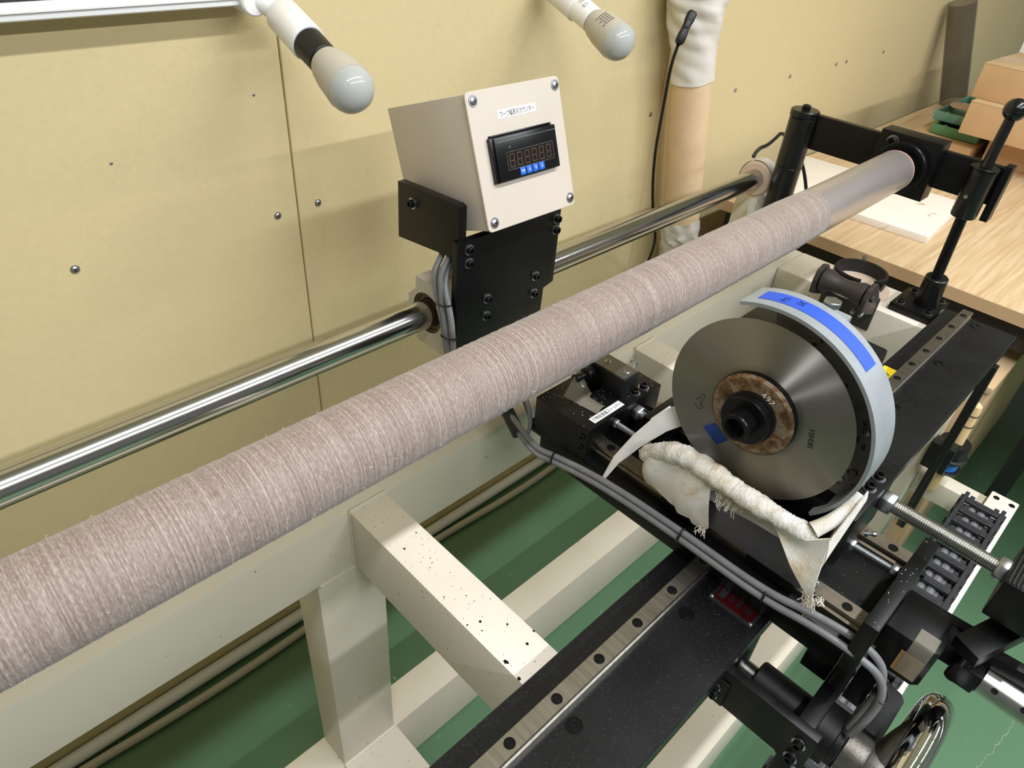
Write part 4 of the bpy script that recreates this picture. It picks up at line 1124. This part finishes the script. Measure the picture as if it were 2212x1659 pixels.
# ================================================================== work desk and the things on it
DZ = -.66
dk = thing('work_desk', (2.2, .4, FL), 'light oak work desk with black steel legs', 'desk')
part('desk_top', MB().box(1.592, 3.6, -.55, .848, DZ - .028, DZ, .0015), 'desk_wood', dk)
part('edge_band', MB().box(1.5905, 1.592, -.55, .848, DZ - .0275, DZ - .0008), 'fibreboard', dk)
part('apron', MB().box(1.615, 1.645, -.52, .81, DZ - .09, DZ - .0285, .001), 'black_paint', dk)
part('apron', MB().box(1.6452, 3.5, .78, .81, DZ - .09, DZ - .0285, .001), 'black_paint', dk)
for x0, y0 in ((1.612, -.022), (1.612, .765), (3.5, -.5), (3.5, .765)):
    part('leg', MB().box(x0, x0 + .036, y0, y0 + .036, FL, DZ - .0905, .001), 'black_paint', dk)
part('stretcher', MB().box(1.6482, 3.5, -.016, .0, DZ - .12, DZ - .0905), 'black_paint', dk)
M_ = Matrix.Translation(V(1.90, .615, 0)) @ Matrix.Rotation(math.radians(4), 4, 'Z')
wb = single('white_board', MB().box(-.155, .155, -.225, .225, DZ + .0004, DZ + .0175, .001, M_), 'board_white', 'stained white board lying flat on the oak desk', 'board')
def carton(name, x0, x1, y0, y1, z0, z1, rot, label, tape=True):
    cx_, cy_ = (x0 + x1) / 2, (y0 + y1) / 2
    t = thing(name, (cx_, cy_, z0), label, 'box', 'cartons stacked on the desk')
    M_ = Matrix.Translation(V(cx_, cy_, 0)) @ Matrix.Rotation(rot, 4, 'Z')
    a, b = (x1 - x0) / 2, (y1 - y0) / 2
    part('body', MB().box(-a, a, -b, b, z0, z1 - .003, .0025, M_), 'cardboard', t)
    part('lid_flap', MB().box(-a, -.001, -b, b, z1 - .003, z1, .001, M_), 'cardboard_edge', t)
    part('lid_flap', MB().box(.001, a, -b, b, z1 - .003, z1, .001, M_), 'cardboard_edge', t)
    if tape: part('packing_tape', MB().box(-.03, .03, -b - .0004, b + .0004, z1, z1 + .0004, 0, M_), 'box_tape', t)
    return t, M_, a, b
t_, M_, a_, b_ = carton('carton', 2.545, 2.80, .24, .515, DZ + .0003, -.577, .10, 'bottom brown carton with printed letters, under two others')
mb = MB().text('N', M_ @ V(-a_ - .0003, .008, -.643), M_.to_3x3() @ V(0, -1, 0), (0, 0, 1), height=.016)
part('lettering', mb, 'ink', t_)
carton('carton', 2.45, 2.80, .22, .575, -.5765, -.486, 0, 'middle brown carton jutting out over the green trays')
carton('carton', 2.49, 2.78, .24, .588, -.4855, -.392, -.04, 'top brown carton sealed with pale tape')
single('flat_carton', MB().box(2.50, 2.80, .53, .72, DZ + .0003, -.6225, .003), 'cardboard', 'flat brown carton under the green trays', 'box', 'cartons stacked on the desk')
def tray(x0, x1, y0, y1, z0, z1, material, label):
    t = thing('plastic_tray', ((x0 + x1) / 2, (y0 + y1) / 2, z0), label, 'tray', 'plastic trays on the desk')
    part('floor', MB().box(x0 + .004, x1 - .004, y0 + .004, y1 - .004, z0, z0 + .004, .001), material, t)
    for q in ((x0, x0 + .006, y0, y1), (x1 - .006, x1, y0, y1), (x0 + .006, x1 - .006, y0, y0 + .006), (x0 + .006, x1 - .006, y1 - .006, y1)):
        part('side', MB().box(*q, z0 + .002, z1, .0015), material, t)
    for q in ((x0 + .02, y0 + .03), (x0 + .02, y1 - .03)):
        part('corner_rib', MB().box(q[0] - .012, q[0] + .02, q[1] - .004, q[1] + .004, z0 + .004, z1 - .004, .001), material, t)
    return t
tray(2.55, 2.85, .535, .676, -.6222, -.5925, 'tray_green', 'green plastic tray below the teal tray')
tray(2.59, 2.90, .58, .695, -.592, -.5635, 'tray_teal', 'teal plastic tray with round card on top')
single('round_card', MB().cyl((2.72, .64, -.5634), (2.72, .64, -.560), .052, seg=40), 'disc_pink', 'round pale card lying on the teal tray', 'disc')
tub = thing('acrylic_tube', (3.40, .80, DZ), 'smoke-grey clear acrylic tube leaning against the wall behind the trays', 'tube')
q0 = V(3.16, .80, DZ + .0125); q1 = V(3.075, .878, -.318)
qd = q1 - q0
part('tube', MB().lathe(q0, qd, [(0, .043), (0, .0455), (qd.length, .0455), (qd.length, .043), (0, .043)], 48), 'smoke_acrylic', tub)
single('paper_stack', MB().box(3.02, 3.20, .40, .634, DZ + .0003, -.372, .002).box(3.021, 3.199, .401, .633, -.372, -.370), 'white_plastic', 'white upright carton behind the brown cartons', 'box')

# ================================================================== things stored under the desk
fb = thing('storage_box', (2.0, .3, FL), 'large plain fibreboard box standing on the floor under the desk', 'box')
part('body', MB().box(1.50, 2.43, .10, .50, FL + .0005, -.80, .003), 'fibreboard', fb)
part('lid', MB().box(1.495, 2.435, .096, .504, -.7998, -.785, .002), 'fibreboard', fb)
sr = thing('spool_roller', (1.385, .098, -.99), 'wooden dowel carrying a black drum and blue spool below the rail table', 'spool')
part('dowel', MB().lathe((1.385, .098, -.985), (0, 0, 1), [(0, 0), (0, .010), (.004, .0125), (.10, .0135), (.205, .0105), (.215, .009), (.22, .004), (.2205, 0)], 24), 'wood', sr)
part('black_drum', MB().lathe((1.385, .098, -.895), (0, 0, 1), [(0, .012), (0, .034), (.004, .034), (.006, .0285), (.033, .0285), (.036, .0275), (.036, .012)], 36), 'black_plastic', sr)
part('blue_spool', MB().lathe((1.385, .098, -.918), (0, 0, 1), [(0, .014), (0, .0255), (.0225, .0255), (.0225, .014)], 36), 'plastic_blue', sr)
part('spool_flange', MB().cyl((1.385, .098, -.9225), (1.385, .098, -.9182), .033, seg=36, bev=.001), 'black_plastic', sr)
for z in (-.79, -.815):
    part('groove', MB().ring((1.385, .098, z), (0, 0, 1), .010, .0126 + (-.79 - z) * .03, 0, .0012, 24), 'dark_brown', sr)
part('bracket', MB().box(1.325, 1.357, .085, .1285, -.905, -.845, .002), 'black_paint', sr)
part('bracket_rod', MB().box(1.306, 1.324, .095, .110, -1.05, -.648, .002), 'black_paint', sr)
